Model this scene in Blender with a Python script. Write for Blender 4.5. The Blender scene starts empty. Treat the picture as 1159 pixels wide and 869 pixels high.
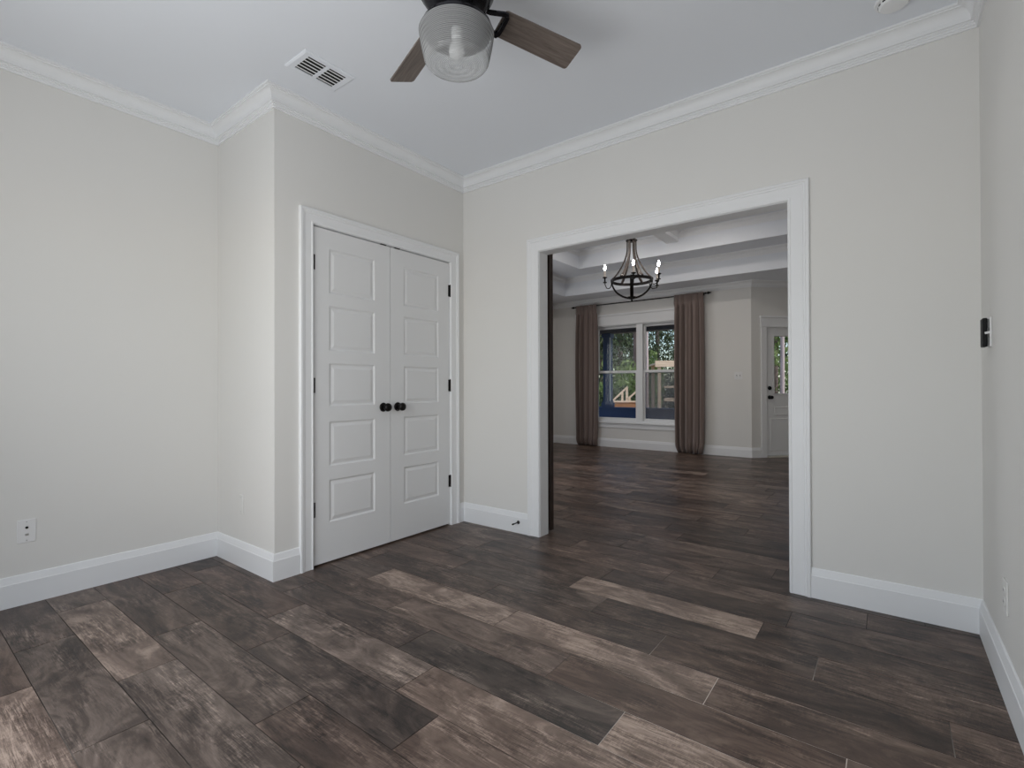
import bpy, bmesh, math, random
from mathutils import Vector, Matrix, Euler

random.seed(7)
PI = math.pi
scn = bpy.context.scene
COL = scn.collection

# ------------------------------------------------------------------ key measurements (metres)
XL, YC, XC, YB, XR = -3.448, 1.399, -2.730, 2.949, 0.326      # left wall, closet side wall, closet front wall, back wall, right wall
YR = -0.36                                                    # rear wall (behind the camera)
ZC = 2.74                                                     # ceiling
WT = 0.104                                                    # back wall thickness
YF = 8.092                                                    # far wall of the next room
ZS = 2.66                                                     # lowest ceiling level of the next room
NX0, NX1 = -5.12, 0.33                                        # next room left / right walls
NY0 = YB + WT
CX, CY = -2.425, 5.56                                         # centre of the next room's tray ceiling

# ------------------------------------------------------------------ camera
cam_d = bpy.data.cameras.new('camera')
cam = bpy.data.objects.new('camera', cam_d)
COL.objects.link(cam)
cam_d.sensor_width = 36.0
cam_d.lens = 560.04 / 1159.0 * 36.0
cam_d.clip_start = 0.02
cam_d.clip_end = 300
_ya, _pi, _ro = math.radians(37.2144), math.radians(0.2998), math.radians(-0.169)
_F = Vector((-math.sin(_ya) * math.cos(_pi), math.cos(_ya) * math.cos(_pi), math.sin(_pi)))
_R = Vector((math.cos(_ya), math.sin(_ya), 0))
_U = _R.cross(_F)
_R2 = _R * math.cos(_ro) + _U * math.sin(_ro)
_U2 = _U * math.cos(_ro) - _R * math.sin(_ro)
cam.matrix_world = Matrix(((_R2.x, _U2.x, -_F.x, 0), (_R2.y, _U2.y, -_F.y, 0), (_R2.z, _U2.z, -_F.z, 1.0792), (0, 0, 0, 1)))
scn.camera = cam

# ------------------------------------------------------------------ view, world, lights
scn.view_settings.view_transform = 'Standard'
scn.view_settings.look = 'None'
scn.view_settings.gamma = 1.0
scn.view_settings.use_curve_mapping = False
scn.view_settings.exposure = 0.0
scn.cycles.max_bounces = 10
scn.cycles.diffuse_bounces = 6
scn.cycles.transparent_max_bounces = 24
scn.cycles.caustics_reflective = False
scn.cycles.caustics_refractive = False

W = bpy.data.worlds.new('world')
scn.world = W
W.use_nodes = True
_nt = W.node_tree
_bg = _nt.nodes['Background']
_sky = _nt.nodes.new('ShaderNodeTexSky')
_sky.sky_type = 'NISHITA'
_sky.sun_disc = False
_sky.sun_elevation = math.radians(42)
_sky.sun_rotation = math.radians(150)
_nt.links.new(_sky.outputs[0], _bg.inputs[0])
_bg.inputs[1].default_value = 0.16


def light(name, kind, loc, energy, color=(1, 1, 1), rot=(0, 0, 0), size=None, size_y=None, shape=None, angle=None, spread=None):
    d = bpy.data.lights.new(name, kind)
    d.energy = energy
    d.color = color
    if shape:
        d.shape = shape
    if size is not None:
        if kind == 'AREA':
            d.size = size
            if size_y is not None:
                d.size_y = size_y
        else:
            d.shadow_soft_size = size
    if angle is not None:
        d.angle = angle
    if spread is not None:
        d.spread = spread
    o = bpy.data.objects.new(name, d)
    COL.objects.link(o)
    o.location = loc
    o.rotation_euler = rot
    return o


# sun over the garden
light('sun', 'SUN', (0, 0, 20), 3.4, (1.0, 0.93, 0.84), (0, math.radians(48), 0), angle=math.radians(0.6))
# daylight by the unseen rear window, made tall to light the low walls
light('rear_window_daylight', 'AREA', (-1.40, YR - 0.12, 1.12), 26.5, (0.93, 0.97, 1.0), (math.radians(90), 0, 0), 1.9, 2.0, 'RECTANGLE')
# added fill light at that window, aimed up to brighten the ceiling
light('ceiling_fill_light', 'AREA', (-1.15, YR - 0.06, 0.95), 20, (1.0, 0.98, 0.95), (math.radians(146), 0, math.radians(-8)), 1.7, 0.6, 'RECTANGLE')
# daylight entering the next room by the windows of its left wall
light('side_window_daylight', 'AREA', (NX0 - 0.12, 5.3, 1.35), 25, (0.97, 0.98, 1.0), (math.radians(90), 0, math.radians(-90)), 1.7, 1.5, 'RECTANGLE')
# recessed ceiling lamps of the next room's tray
for _x in (-3.05, -1.80):
    for _y in (4.9, 6.2):
        light('recessed_ceiling_lamp', 'AREA', (_x, _y, 3.24), 5.8, (1.0, 0.93, 0.86), (0, 0, 0), 0.13, None, 'DISK')


# ------------------------------------------------------------------ materials
def mat(name, color, rough=0.5, metal=0.0, spec=0.5, **kw):
    m = bpy.data.materials.new(name)
    m.use_nodes = True
    b = m.node_tree.nodes['Principled BSDF']
    b.inputs['Base Color'].default_value = (*color, 1)
    b.inputs['Roughness'].default_value = rough
    b.inputs['Metallic'].default_value = metal
    b.inputs['Specular IOR Level'].default_value = spec
    for k, v in kw.items():
        b.inputs[k.replace('_', ' ')].default_value = v
    return m


def N(m, t, **kw):
    n = m.node_tree.nodes.new(t)
    for k, v in kw.items():
        setattr(n, k, v)
    return n


def L(m, a, b):
    m.node_tree.links.new(a, b)


def bsdf(m):
    return m.node_tree.nodes['Principled BSDF']


def painted(name, color, rough, bump=0.02, scale=260, mottling=0.02):
    m = mat(name, color, rough, 0, 0.35)
    tc = N(m, 'ShaderNodeTexCoord')
    n = N(m, 'ShaderNodeTexNoise')
    n.inputs['Scale'].default_value = scale
    n.inputs['Detail'].default_value = 2
    L(m, tc.outputs['Object'], n.inputs['Vector'])
    bp = N(m, 'ShaderNodeBump')
    bp.inputs['Strength'].default_value = bump
    bp.inputs['Distance'].default_value = 0.002
    L(m, n.outputs['Fac'], bp.inputs['Height'])
    L(m, bp.outputs['Normal'], bsdf(m).inputs['Normal'])
    n2 = N(m, 'ShaderNodeTexNoise')
    n2.inputs['Scale'].default_value = 1.3
    L(m, tc.outputs['Object'], n2.inputs['Vector'])
    mx = N(m, 'ShaderNodeMix', data_type='RGBA')
    mx.inputs['A'].default_value = (*[c * (1 - mottling) for c in color], 1)
    mx.inputs['B'].default_value = (*[min(1, c * (1 + mottling)) for c in color], 1)
    L(m, n2.outputs['Fac'], mx.inputs['Factor'])
    L(m, mx.outputs['Result'], bsdf(m).inputs['Base Color'])
    return m


M_WALL = painted('wall_paint', (0.752, 0.744, 0.722), 0.75)
M_CEIL = painted('ceiling_paint', (0.80, 0.830, 0.880), 0.8)
M_TRIM = painted('trim_paint', (0.825, 0.835, 0.847), 0.45, bump=0.005)
M_DOOR = painted('door_paint', (0.765, 0.772, 0.78), 0.42, bump=0.01, scale=420)
M_PLATE = mat('white_plastic', (0.80, 0.80, 0.80), 0.35)
M_PALEP = mat('pale_outlet_plastic', (0.74, 0.735, 0.715), 0.45)
M_BLACK = mat('black_plastic', (0.008, 0.008, 0.009), 0.55, 0, 0.2)
M_BRONZE = mat('dark_bronze_metal', (0.016, 0.014, 0.014), 0.36, 0.75)
M_MOTOR = mat('blackened_fan_metal', (0.030, 0.030, 0.036), 0.26, 0.7)
M_HOLE = mat('dark_recess', (0.004, 0.004, 0.004), 0.8)
M_STEEL = mat('brushed_steel', (0.55, 0.55, 0.55), 0.35, 0.9)
M_SHEET = mat('black_iron', (0.014, 0.012, 0.012), 0.45, 0.6)
M_SLEEVE = mat('candle_sleeve_wax', (0.55, 0.50, 0.46), 0.5)
M_SILL = mat('pale_threshold', (0.62, 0.58, 0.52), 0.4)


def wood(name, dark, light_, axis='X', scale=1.0, rough=0.5):
    m = mat(name, dark, rough, 0, 0.4)
    tc = N(m, 'ShaderNodeTexCoord')
    mp = N(m, 'ShaderNodeMapping')
    s = {'X': (2, 26, 26), 'Y': (26, 2, 26), 'Z': (26, 26, 2)}[axis]
    mp.inputs['Scale'].default_value = [v * scale for v in s]
    L(m, tc.outputs['Object'], mp.inputs['Vector'])
    n = N(m, 'ShaderNodeTexNoise')
    n.inputs['Scale'].default_value = 2.2
    n.inputs['Detail'].default_value = 6
    n.inputs['Roughness'].default_value = 0.65
    n.inputs['Distortion'].default_value = 0.6
    L(m, mp.outputs['Vector'], n.inputs['Vector'])
    r = N(m, 'ShaderNodeValToRGB')
    r.color_ramp.elements[0].position = 0.30
    r.color_ramp.elements[0].color = (*dark, 1)
    r.color_ramp.elements[1].position = 0.72
    r.color_ramp.elements[1].color = (*light_, 1)
    L(m, n.outputs['Fac'], r.inputs['Fac'])
    L(m, r.outputs['Color'], bsdf(m).inputs['Base Color'])
    return m


M_BLADE = wood('weathered_blade_wood', (0.105, 0.083, 0.072), (0.245, 0.205, 0.180), 'X', 1.2, 0.55)
M_BARN = wood('dark_barn_wood', (0.018, 0.011, 0.009), (0.055, 0.034, 0.027), 'Z', 1.0, 0.55)
M_CHW = wood('chandelier_stave_wood', (0.035, 0.027, 0.024), (0.12, 0.10, 0.09), 'Z', 2.0, 0.4)
M_TIMBER = wood('raw_timber', (0.55, 0.40, 0.28), (0.80, 0.66, 0.52), 'X', 0.5, 0.7)
M_DECKW = wood('orange_deck_board', (0.30, 0.13, 0.06), (0.50, 0.26, 0.14), 'X', 0.5, 0.7)
M_BARK = wood('tree_bark', (0.07, 0.05, 0.045), (0.26, 0.20, 0.19), 'Z', 0.25, 0.9)
M_PBARK = wood('pale_tree_bark', (0.30, 0.25, 0.25), (0.62, 0.52, 0.53), 'Z', 0.25, 0.9)
M_BLUE = painted('navy_porch_paint', (0.050, 0.080, 0.18), 0.5)
M_BLUED = painted('deep_blue_porch_paint', (0.045, 0.080, 0.19), 0.5)
M_EXT = mat('outside_wall_paint', (0.35, 0.36, 0.40), 0.7)
M_PORCHC = mat('porch_ceiling_paint', (0.16, 0.16, 0.19), 0.7)


def leaf_mat(name, a, b):
    m = mat(name, a, 0.55, 0, 0.3)
    oi = N(m, 'ShaderNodeNewGeometry')
    mx = N(m, 'ShaderNodeMix', data_type='RGBA')
    mx.inputs['A'].default_value = (*a, 1)
    mx.inputs['B'].default_value = (*b, 1)
    L(m, oi.outputs['Random Per Island'], mx.inputs['Factor'])
    L(m, mx.outputs['Result'], bsdf(m).inputs['Base Color'])
    tr = N(m, 'ShaderNodeBsdfTranslucent')
    L(m, mx.outputs['Result'], tr.inputs['Color'])
    ms = N(m, 'ShaderNodeMixShader')
    ms.inputs[0].default_value = 0.4
    L(m, bsdf(m).outputs[0], ms.inputs[1])
    L(m, tr.outputs[0], ms.inputs[2])
    L(m, ms.outputs[0], m.node_tree.nodes['Material Output'].inputs['Surface'])
    return m


M_LEAF = leaf_mat('green_leaves', (0.10, 0.16, 0.045), (0.36, 0.46, 0.20))
M_NEEDLE = leaf_mat('dark_needles', (0.015, 0.025, 0.014), (0.12, 0.16, 0.085))
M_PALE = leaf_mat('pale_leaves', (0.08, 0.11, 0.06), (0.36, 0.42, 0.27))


def glass_mat(name, tint=(1, 1, 1), refl=0.10):
    m = bpy.data.materials.new(name)
    m.use_nodes = True
    nt = m.node_tree
    nt.nodes.remove(nt.nodes['Principled BSDF'])
    t = N(m, 'ShaderNodeBsdfTransparent')
    t.inputs['Color'].default_value = (*tint, 1)
    g = N(m, 'ShaderNodeBsdfGlossy')
    g.inputs['Roughness'].default_value = 0.01
    fr = N(m, 'ShaderNodeFresnel')
    fr.inputs['IOR'].default_value = 1.18
    ms = N(m, 'ShaderNodeMixShader')
    L(m, fr.outputs[0], ms.inputs[0])
    L(m, t.outputs[0], ms.inputs[1])
    L(m, g.outputs[0], ms.inputs[2])
    L(m, ms.outputs[0], nt.nodes['Material Output'].inputs['Surface'])
    return m


M_GLASS = glass_mat('window_glass', (0.93, 0.95, 0.96))


def shade_glass():
    m = bpy.data.materials.new('ribbed_shade_glass')
    m.use_nodes = True
    nt = m.node_tree
    nt.nodes.remove(nt.nodes['Principled BSDF'])
    t = N(m, 'ShaderNodeBsdfTransparent')
    t.inputs['Color'].default_value = (0.97, 0.98, 0.98, 1)
    df = N(m, 'ShaderNodeBsdfDiffuse')
    df.inputs['Color'].default_value = (0.92, 0.93, 0.94, 1)
    tl = N(m, 'ShaderNodeBsdfTranslucent')
    tl.inputs['Color'].default_value = (0.92, 0.93, 0.94, 1)
    g = N(m, 'ShaderNodeBsdfGlossy')
    g.inputs['Roughness'].default_value = 0.06
    a = N(m, 'ShaderNodeMixShader')
    a.inputs[0].default_value = 0.5
    L(m, df.outputs[0], a.inputs[1])
    L(m, tl.outputs[0], a.inputs[2])
    b = N(m, 'ShaderNodeMixShader')
    tc = N(m, 'ShaderNodeTexCoord')                       # prismatic ribs: alternately clearer and milkier bands
    sx = N(m, 'ShaderNodeSeparateXYZ')
    L(m, tc.outputs['Object'], sx.inputs[0])
    ln = N(m, 'ShaderNodeVectorMath', operation='LENGTH')
    cx = N(m, 'ShaderNodeCombineXYZ')
    L(m, sx.outputs[0], cx.inputs[0])
    L(m, sx.outputs[1], cx.inputs[1])
    L(m, cx.outputs[0], ln.inputs[0])
    sb = N(m, 'ShaderNodeMath', operation='ADD')
    L(m, sx.outputs[2], sb.inputs[0])
    L(m, ln.outputs['Value'], sb.inputs[1])
    ml = N(m, 'ShaderNodeMath', operation='MULTIPLY')
    L(m, sb.outputs[0], ml.inputs[0])
    ml.inputs[1].default_value = 2 * PI / 0.0056
    sn = N(m, 'ShaderNodeMath', operation='SINE')
    L(m, ml.outputs[0], sn.inputs[0])
    mr = N(m, 'ShaderNodeMapRange')
    mr.inputs['From Min'].default_value, mr.inputs['From Max'].default_value = -1, 1
    mr.inputs['To Min'].default_value, mr.inputs['To Max'].default_value = 0.28, 0.62
    L(m, sn.outputs[0], mr.inputs['Value'])
    L(m, mr.outputs[0], b.inputs[0])
    L(m, t.outputs[0], b.inputs[1])
    L(m, a.outputs[0], b.inputs[2])
    lw = N(m, 'ShaderNodeLayerWeight')
    lw.inputs[0].default_value = 0.18
    c = N(m, 'ShaderNodeMixShader')
    L(m, lw.outputs['Fresnel'], c.inputs[0])
    L(m, b.outputs[0], c.inputs[1])
    L(m, g.outputs[0], c.inputs[2])
    L(m, c.outputs[0], nt.nodes['Material Output'].inputs['Surface'])
    return m


M_SHADE = shade_glass()


def screen_mat():
    m = mat('insect_screen_mesh', (0.30, 0.29, 0.31), 0.8)
    t = N(m, 'ShaderNodeBsdfTransparent')
    ms = N(m, 'ShaderNodeMixShader')
    ms.inputs[0].default_value = 0.42
    L(m, t.outputs[0], ms.inputs[1])
    L(m, bsdf(m).outputs[0], ms.inputs[2])
    L(m, ms.outputs[0], m.node_tree.nodes['Material Output'].inputs['Surface'])
    return m


M_SCREEN = screen_mat()


def emis(name, color, strength):
    m = mat(name, color, 0.5)
    b = bsdf(m)
    b.inputs['Emission Color'].default_value = (*color, 1)
    b.inputs['Emission Strength'].default_value = strength
    return m


M_FLAME = emis('lit_candle_bulb', (1.0, 0.95, 0.88), 90.0)
M_BULB = mat('frosted_bulb', (0.9, 0.9, 0.9), 0.3)


def fabric():
    m = mat('taupe_curtain_fabric', (0.155, 0.118, 0.105), 0.85, 0, 0.2)
    tc = N(m, 'ShaderNodeTexCoord')
    mp = N(m, 'ShaderNodeMapping')
    mp.inputs['Scale'].default_value = (220, 220, 60)
    L(m, tc.outputs['Object'], mp.inputs['Vector'])
    n = N(m, 'ShaderNodeTexNoise')
    n.inputs['Scale'].default_value = 2
    L(m, mp.outputs['Vector'], n.inputs['Vector'])
    r = N(m, 'ShaderNodeMix', data_type='RGBA')
    r.inputs['A'].default_value = (0.165, 0.126, 0.113, 1)
    r.inputs['B'].default_value = (0.265, 0.208, 0.188, 1)
    L(m, n.outputs['Fac'], r.inputs['Factor'])
    L(m, r.outputs['Result'], bsdf(m).inputs['Base Color'])
    bsdf(m).inputs['Sheen Weight'].default_value = 0.25
    return m


M_FABRIC = fabric()


def floor_mat():
    m = mat('wood_look_plank_tile', (0.08, 0.06, 0.05), 0.4, 0, 0.38)
    at = N(m, 'ShaderNodeAttribute', attribute_name='plank')
    sp = N(m, 'ShaderNodeSeparateColor')
    L(m, at.outputs['Color'], sp.inputs[0])
    tone, warm, seed = sp.outputs[0], sp.outputs[1], sp.outputs[2]
    tc = N(m, 'ShaderNodeTexCoord')
    ofs = N(m, 'ShaderNodeVectorMath', operation='SCALE')
    cmb = N(m, 'ShaderNodeCombineXYZ')
    for i in range(3):
        L(m, seed, cmb.inputs[i])
    L(m, cmb.outputs[0], ofs.inputs[0])
    ofs.inputs['Scale'].default_value = 53.0
    add = N(m, 'ShaderNodeVectorMath', operation='ADD')
    L(m, tc.outputs['Object'], add.inputs[0])
    L(m, ofs.outputs[0], add.inputs[1])

    def noise(scale_v, sc, det, rgh, dist):
        mp = N(m, 'ShaderNodeMapping')
        mp.inputs['Scale'].default_value = scale_v
        L(m, add.outputs[0], mp.inputs['Vector'])
        n = N(m, 'ShaderNodeTexNoise')
        n.inputs['Scale'].default_value = sc
        n.inputs['Detail'].default_value = det
        n.inputs['Roughness'].default_value = rgh
        n.inputs['Distortion'].default_value = dist
        L(m, mp.outputs[0], n.inputs['Vector'])
        return n.outputs['Fac']

    def math_(op, a, b, clamp=False):
        n = N(m, 'ShaderNodeMath', operation=op, use_clamp=clamp)
        for i, v in enumerate((a, b)):
            if isinstance(v, (int, float)):
                n.inputs[i].default_value = v
            else:
                L(m, v, n.inputs[i])
        return n.outputs[0]

    def spread(x, lo, hi, amp):
        n = N(m, 'ShaderNodeMapRange', clamp=True)
        n.inputs['From Min'].default_value, n.inputs['From Max'].default_value = lo, hi
        n.inputs['To Min'].default_value, n.inputs['To Max'].default_value = -amp, amp
        L(m, x, n.inputs['Value'])
        return n.outputs[0]

    blotch = noise((1.5, 4.0, 1), 1.6, 6, 0.66, 1.2)      # cloudy stains, stretched along the plank
    grain = noise((2.6, 40, 1), 2.2, 6, 0.74, 1.8)        # saw grain
    fine = noise((8, 150, 1), 2.0, 4, 0.75, 0.6)
    cross = noise((30, 10, 1), 2.4, 4, 0.75, 1.6)         # chatter marks
    patch = noise((2.2, 6.0, 1), 1.3, 3, 0.6, 0.8)        # where the grain is raised and worn
    smudge = noise((2.0, 7.0, 1), 1.5, 4, 0.6, 1.0)       # dark burnt stains
    wv = N(m, 'ShaderNodeTexWave', wave_type='BANDS', bands_direction='Y')
    wv.inputs['Scale'].default_value = 9.0
    wv.inputs['Distortion'].default_value = 16.0
    wv.inputs['Detail'].default_value = 4.0
    wv.inputs['Detail Scale'].default_value = 1.1
    wv.inputs['Detail Roughness'].default_value = 0.55
    wmap = N(m, 'ShaderNodeMapping')
    wmap.inputs['Scale'].default_value = (0.32, 1.0, 1.0)
    L(m, add.outputs[0], wmap.inputs['Vector'])
    L(m, wmap.outputs[0], wv.inputs['Vector'])
    worn = spread(patch, 0.42, 0.62, 0.5)
    worn = math_('ADD', worn, 0.62)
    tex = math_('ADD', spread(grain, 0.38, 0.64, 0.23), spread(fine, 0.38, 0.64, 0.16))
    tex = math_('ADD', tex, spread(cross, 0.38, 0.64, 0.10))
    tex = math_('ADD', tex, spread(wv.outputs['Fac'], 0.0, 1.0, 0.08))
    v = math_('MULTIPLY', tex, worn)
    v = math_('ADD', v, spread(blotch, 0.36, 0.64, 0.23))
    v = math_('SUBTRACT', v, math_('ADD', spread(smudge, 0.55, 0.74, 0.11), 0.11))
    v = math_('ADD', v, tone, True)
    r1 = N(m, 'ShaderNodeValToRGB')
    r2 = N(m, 'ShaderNodeValToRGB')
    for r, cols in ((r1, ((0.018, 0.0142, 0.013), (0.074, 0.057, 0.048), (0.182, 0.146, 0.124), (0.45, 0.365, 0.305))),
                    (r2, ((0.021, 0.013, 0.010), (0.090, 0.056, 0.042), (0.205, 0.142, 0.110), (0.50, 0.375, 0.30)))):
        e = r.color_ramp.elements
        e[0].position, e[0].color = 0.0, (*cols[0], 1)
        e[1].position, e[1].color = 1.0, (*cols[3], 1)
        for p, c in ((0.34, cols[1]), (0.66, cols[2])):
            k = e.new(p)
            k.color = (*c, 1)
        L(m, v, r.inputs['Fac'])
    mx = N(m, 'ShaderNodeMix', data_type='RGBA')
    L(m, warm, mx.inputs['Factor'])
    L(m, r1.outputs['Color'], mx.inputs['A'])
    L(m, r2.outputs['Color'], mx.inputs['B'])
    L(m, mx.outputs['Result'], bsdf(m).inputs['Base Color'])
    rg = math_('ADD', math_('MULTIPLY', grain, 0.22), 0.27)
    L(m, rg, bsdf(m).inputs['Roughness'])
    bp = N(m, 'ShaderNodeBump')
    bp.inputs['Strength'].default_value = 0.22
    bp.inputs['Distance'].default_value = 0.002
    L(m, grain, bp.inputs['Height'])
    L(m, bp.outputs['Normal'], bsdf(m).inputs['Normal'])
    return m


M_FLOOR = floor_mat()


def grout_mat():
    m = mat('tile_grout', (0.05, 0.042, 0.038), 0.8)
    tc = N(m, 'ShaderNodeTexCoord')
    n = N(m, 'ShaderNodeTexNoise')
    n.inputs['Scale'].default_value = 1.1
    n.inputs['Detail'].default_value = 2
    L(m, tc.outputs['Object'], n.inputs['Vector'])
    r = N(m, 'ShaderNodeValToRGB')
    r.color_ramp.elements[0].position, r.color_ramp.elements[0].color = 0.58, (0.030, 0.025, 0.022, 1)
    r.color_ramp.elements[1].position, r.color_ramp.elements[1].color = 0.70, (0.40, 0.36, 0.32, 1)
    L(m, n.outputs['Fac'], r.inputs['Fac'])
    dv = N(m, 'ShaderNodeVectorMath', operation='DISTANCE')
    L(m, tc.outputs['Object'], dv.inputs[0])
    dv.inputs[1].default_value = (-0.38, 1.66, 0)  # pale spot: glints along the joints, put into the grout colour
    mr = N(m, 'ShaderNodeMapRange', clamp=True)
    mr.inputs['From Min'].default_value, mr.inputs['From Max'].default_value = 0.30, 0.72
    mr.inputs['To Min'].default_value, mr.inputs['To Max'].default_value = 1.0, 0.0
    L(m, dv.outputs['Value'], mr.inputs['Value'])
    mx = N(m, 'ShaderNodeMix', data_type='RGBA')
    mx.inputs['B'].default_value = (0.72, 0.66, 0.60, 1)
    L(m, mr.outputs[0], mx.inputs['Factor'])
    L(m, r.outputs['Color'], mx.inputs['A'])
    L(m, mx.outputs['Result'], bsdf(m).inputs['Base Color'])
    return m


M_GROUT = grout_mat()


# ------------------------------------------------------------------ helpers
def obj(name, bm, m, parent=None, loc=None, smooth=False, recalc=True, bevel=0.0, segs=2):
    if recalc:
        bmesh.ops.recalc_face_normals(bm, faces=bm.faces)
    me = bpy.data.meshes.new(name)
    bm.to_mesh(me)
    bm.free()
    o = bpy.data.objects.new(name, me)
    COL.objects.link(o)
    if isinstance(m, (list, tuple)):
        for x in m:
            me.materials.append(x)
    else:
        me.materials.append(m)
    if parent is not None:
        o.parent = parent
    if loc is not None:
        o.location = loc
    if smooth:
        for p in me.polygons:
            p.use_smooth = True
        me.set_sharp_from_angle(angle=math.radians(38))
    if bevel > 0:
        b = o.modifiers.new('bevel', 'BEVEL')
        b.width = bevel
        b.segments = segs
        b.limit_method = 'ANGLE'
        b.angle_limit = math.radians(40)
    return o


def empty(name, loc=(0, 0, 0), rotz=0.0):
    o = bpy.data.objects.new(name, None)
    COL.objects.link(o)
    o.location = loc
    o.rotation_euler = (0, 0, rotz)
    o.empty_display_size = 0.1
    return o


def tag(o, label=None, cat=None, group=None, kind=None):
    if label:
        o['label'] = label
    if cat:
        o['category'] = cat
    if group:
        o['group'] = group
    if kind:
        o['kind'] = kind
    return o


def struct(o, label=None, cat=None):
    return tag(o, label, cat, kind='structure')


def box(bm, x0, x1, y0, y1, z0, z1, M=None, mi=0):
    vs = [bm.verts.new((x, y, z)) for x in (x0, x1) for y in (y0, y1) for z in (z0, z1)]
    if M is not None:
        for v in vs:
            v.co = M @ v.co
    fs = []
    for f in ((0, 1, 3, 2), (4, 6, 7, 5), (0, 4, 5, 1), (2, 3, 7, 6), (0, 2, 6, 4), (1, 5, 7, 3)):
        fs.append(bm.faces.new([vs[i] for i in f]))
        fs[-1].material_index = mi
    return fs


def lathe(bm, prof, n=32, M=None, cap=True):
    """revolve (r, z) points about the z axis"""
    rings = []
    for r, z in prof:
        if r < 1e-5:
            v = bm.verts.new((0, 0, z))
            rings.append([v])
        else:
            rings.append([bm.verts.new((r * math.cos(2 * PI * k / n), r * math.sin(2 * PI * k / n), z)) for k in range(n)])
    for a, b in zip(rings, rings[1:]):
        for k in range(n):
            k2 = (k + 1) % n
            if len(a) == 1 and len(b) == 1:
                continue
            if len(a) == 1:
                bm.faces.new((a[0], b[k], b[k2]))
            elif len(b) == 1:
                bm.faces.new((a[k], a[k2], b[0]))
            else:
                bm.faces.new((a[k], a[k2], b[k2], b[k]))
    if cap:
        for ring in (rings[0], rings[-1]):
            if len(ring) > 2:
                bm.faces.new(ring)
    if M is not None:
        for ring in rings:
            for v in ring:
                v.co = M @ v.co


def tube(bm, pts, r, n=8, flat=None, closed=False, up=None):
    """round tube through points; flat=(w, t) gives a rectangular strap (w across, t radial)"""
    pts = [Vector(p) for p in pts]
    rings = []
    prev = None
    m = len(pts)
    for i, p in enumerate(pts):
        a = pts[(i - 1) % m] if (closed or i > 0) else pts[i]
        b = pts[(i + 1) % m] if (closed or i < m - 1) else pts[i]
        t = (b - a).normalized()
        if up is not None:
            s = t.cross(Vector(up)).normalized()
        elif prev is None:
            s = t.cross(Vector((0, 0, 1)) if abs(t.z) < 0.9 else Vector((1, 0, 0))).normalized()
        else:
            s = (prev - t * prev.dot(t)).normalized()
        prev = s
        q = t.cross(s)
        rr = r[i] if isinstance(r, (list, tuple)) else r
        if flat:
            w, th = flat
            ring = [bm.verts.new(p + s * (sx * w / 2) + q * (sy * th / 2)) for sx, sy in ((-1, -1), (1, -1), (1, 1), (-1, 1))]
        else:
            ring = [bm.verts.new(p + (s * math.cos(2 * PI * k / n) + q * math.sin(2 * PI * k / n)) * rr) for k in range(n)]
        rings.append(ring)
    pairs = list(zip(rings, rings[1:]))
    if closed:
        pairs.append((rings[-1], rings[0]))
    for a, b in pairs:
        k_ = len(a)
        for k in range(k_):
            bm.faces.new((a[k], a[(k + 1) % k_], b[(k + 1) % k_], b[k]))
    if not closed:
        bm.faces.new(rings[0])
        bm.faces.new(rings[-1])


def wall_panel(bm, u0, u1, v0, v1, t, holes, f):
    """slab u0..u1 x v0..v1, thickness 0..t, with rectangular holes; f(u, v, w) -> point"""
    us = sorted({u0, u1, *[h[0] for h in holes], *[h[1] for h in holes]})
    vs = sorted({v0, v1, *[h[2] for h in holes], *[h[3] for h in holes]})
    us = [u for u in us if u0 <= u <= u1]
    vs = [v for v in vs if v0 <= v <= v1]

    def solid(i, j):
        if i < 0 or j < 0 or i >= len(us) - 1 or j >= len(vs) - 1:
            return False
        cu, cv = (us[i] + us[i + 1]) / 2, (vs[j] + vs[j + 1]) / 2
        return not any(h[0] < cu < h[1] and h[2] < cv < h[3] for h in holes)
    cache = {}

    def V(i, j, w):
        if (i, j, w) not in cache:
            cache[(i, j, w)] = bm.verts.new(f(us[i], vs[j], t * w))
        return cache[(i, j, w)]
    for i in range(len(us) - 1):
        for j in range(len(vs) - 1):
            if not solid(i, j):
                continue
            for w in (0, 1):
                bm.faces.new((V(i, j, w), V(i + 1, j, w), V(i + 1, j + 1, w), V(i, j + 1, w)))
            for di, dj, a, b in ((-1, 0, (i, j), (i, j + 1)), (1, 0, (i + 1, j), (i + 1, j + 1)), (0, -1, (i, j), (i + 1, j)), (0, 1, (i, j + 1), (i + 1, j + 1))):
                if not solid(i + di, j + dj):
                    bm.faces.new((V(*a, 0), V(*b, 0), V(*b, 1), V(*a, 1)))


def sweep(bm, path, prof, f, closed=False, side=1):
    """mitred moulding: path of 2D points; prof of (offset from the path towards `side`, height); f(a, b, h) -> point"""
    P = [Vector(p) for p in path]
    n = len(P)
    rings = []
    for i in range(n):
        if closed or 0 < i < n - 1:
            d0 = (P[i] - P[i - 1]).normalized()
            d1 = (P[(i + 1) % n] - P[i]).normalized()
            n0 = Vector((d0.y, -d0.x)) * side
            n1 = Vector((d1.y, -d1.x)) * side
            mv = (n0 + n1) / (1 + n0.dot(n1))
        else:
            d = (P[1] - P[0]).normalized() if i == 0 else (P[-1] - P[-2]).normalized()
            mv = Vector((d.y, -d.x)) * side
        rings.append([bm.verts.new(f(P[i].x + mv.x * o, P[i].y + mv.y * o, h)) for o, h in prof])
    pairs = list(zip(rings, rings[1:]))
    if closed:
        pairs.append((rings[-1], rings[0]))
    k_ = len(prof)
    for a, b in pairs:
        for k in range(k_):
            bm.faces.new((a[k], a[(k + 1) % k_], b[(k + 1) % k_], b[k]))
    if not closed:
        bm.faces.new(rings[0])
        bm.faces.new(rings[-1])


F_XZ = lambda y: (lambda u, v, w: (u, y + w, v))
F_YZ = lambda x: (lambda u, v, w: (x + w, u, v))
XY = lambda a, b, h: (a, b, h)

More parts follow.
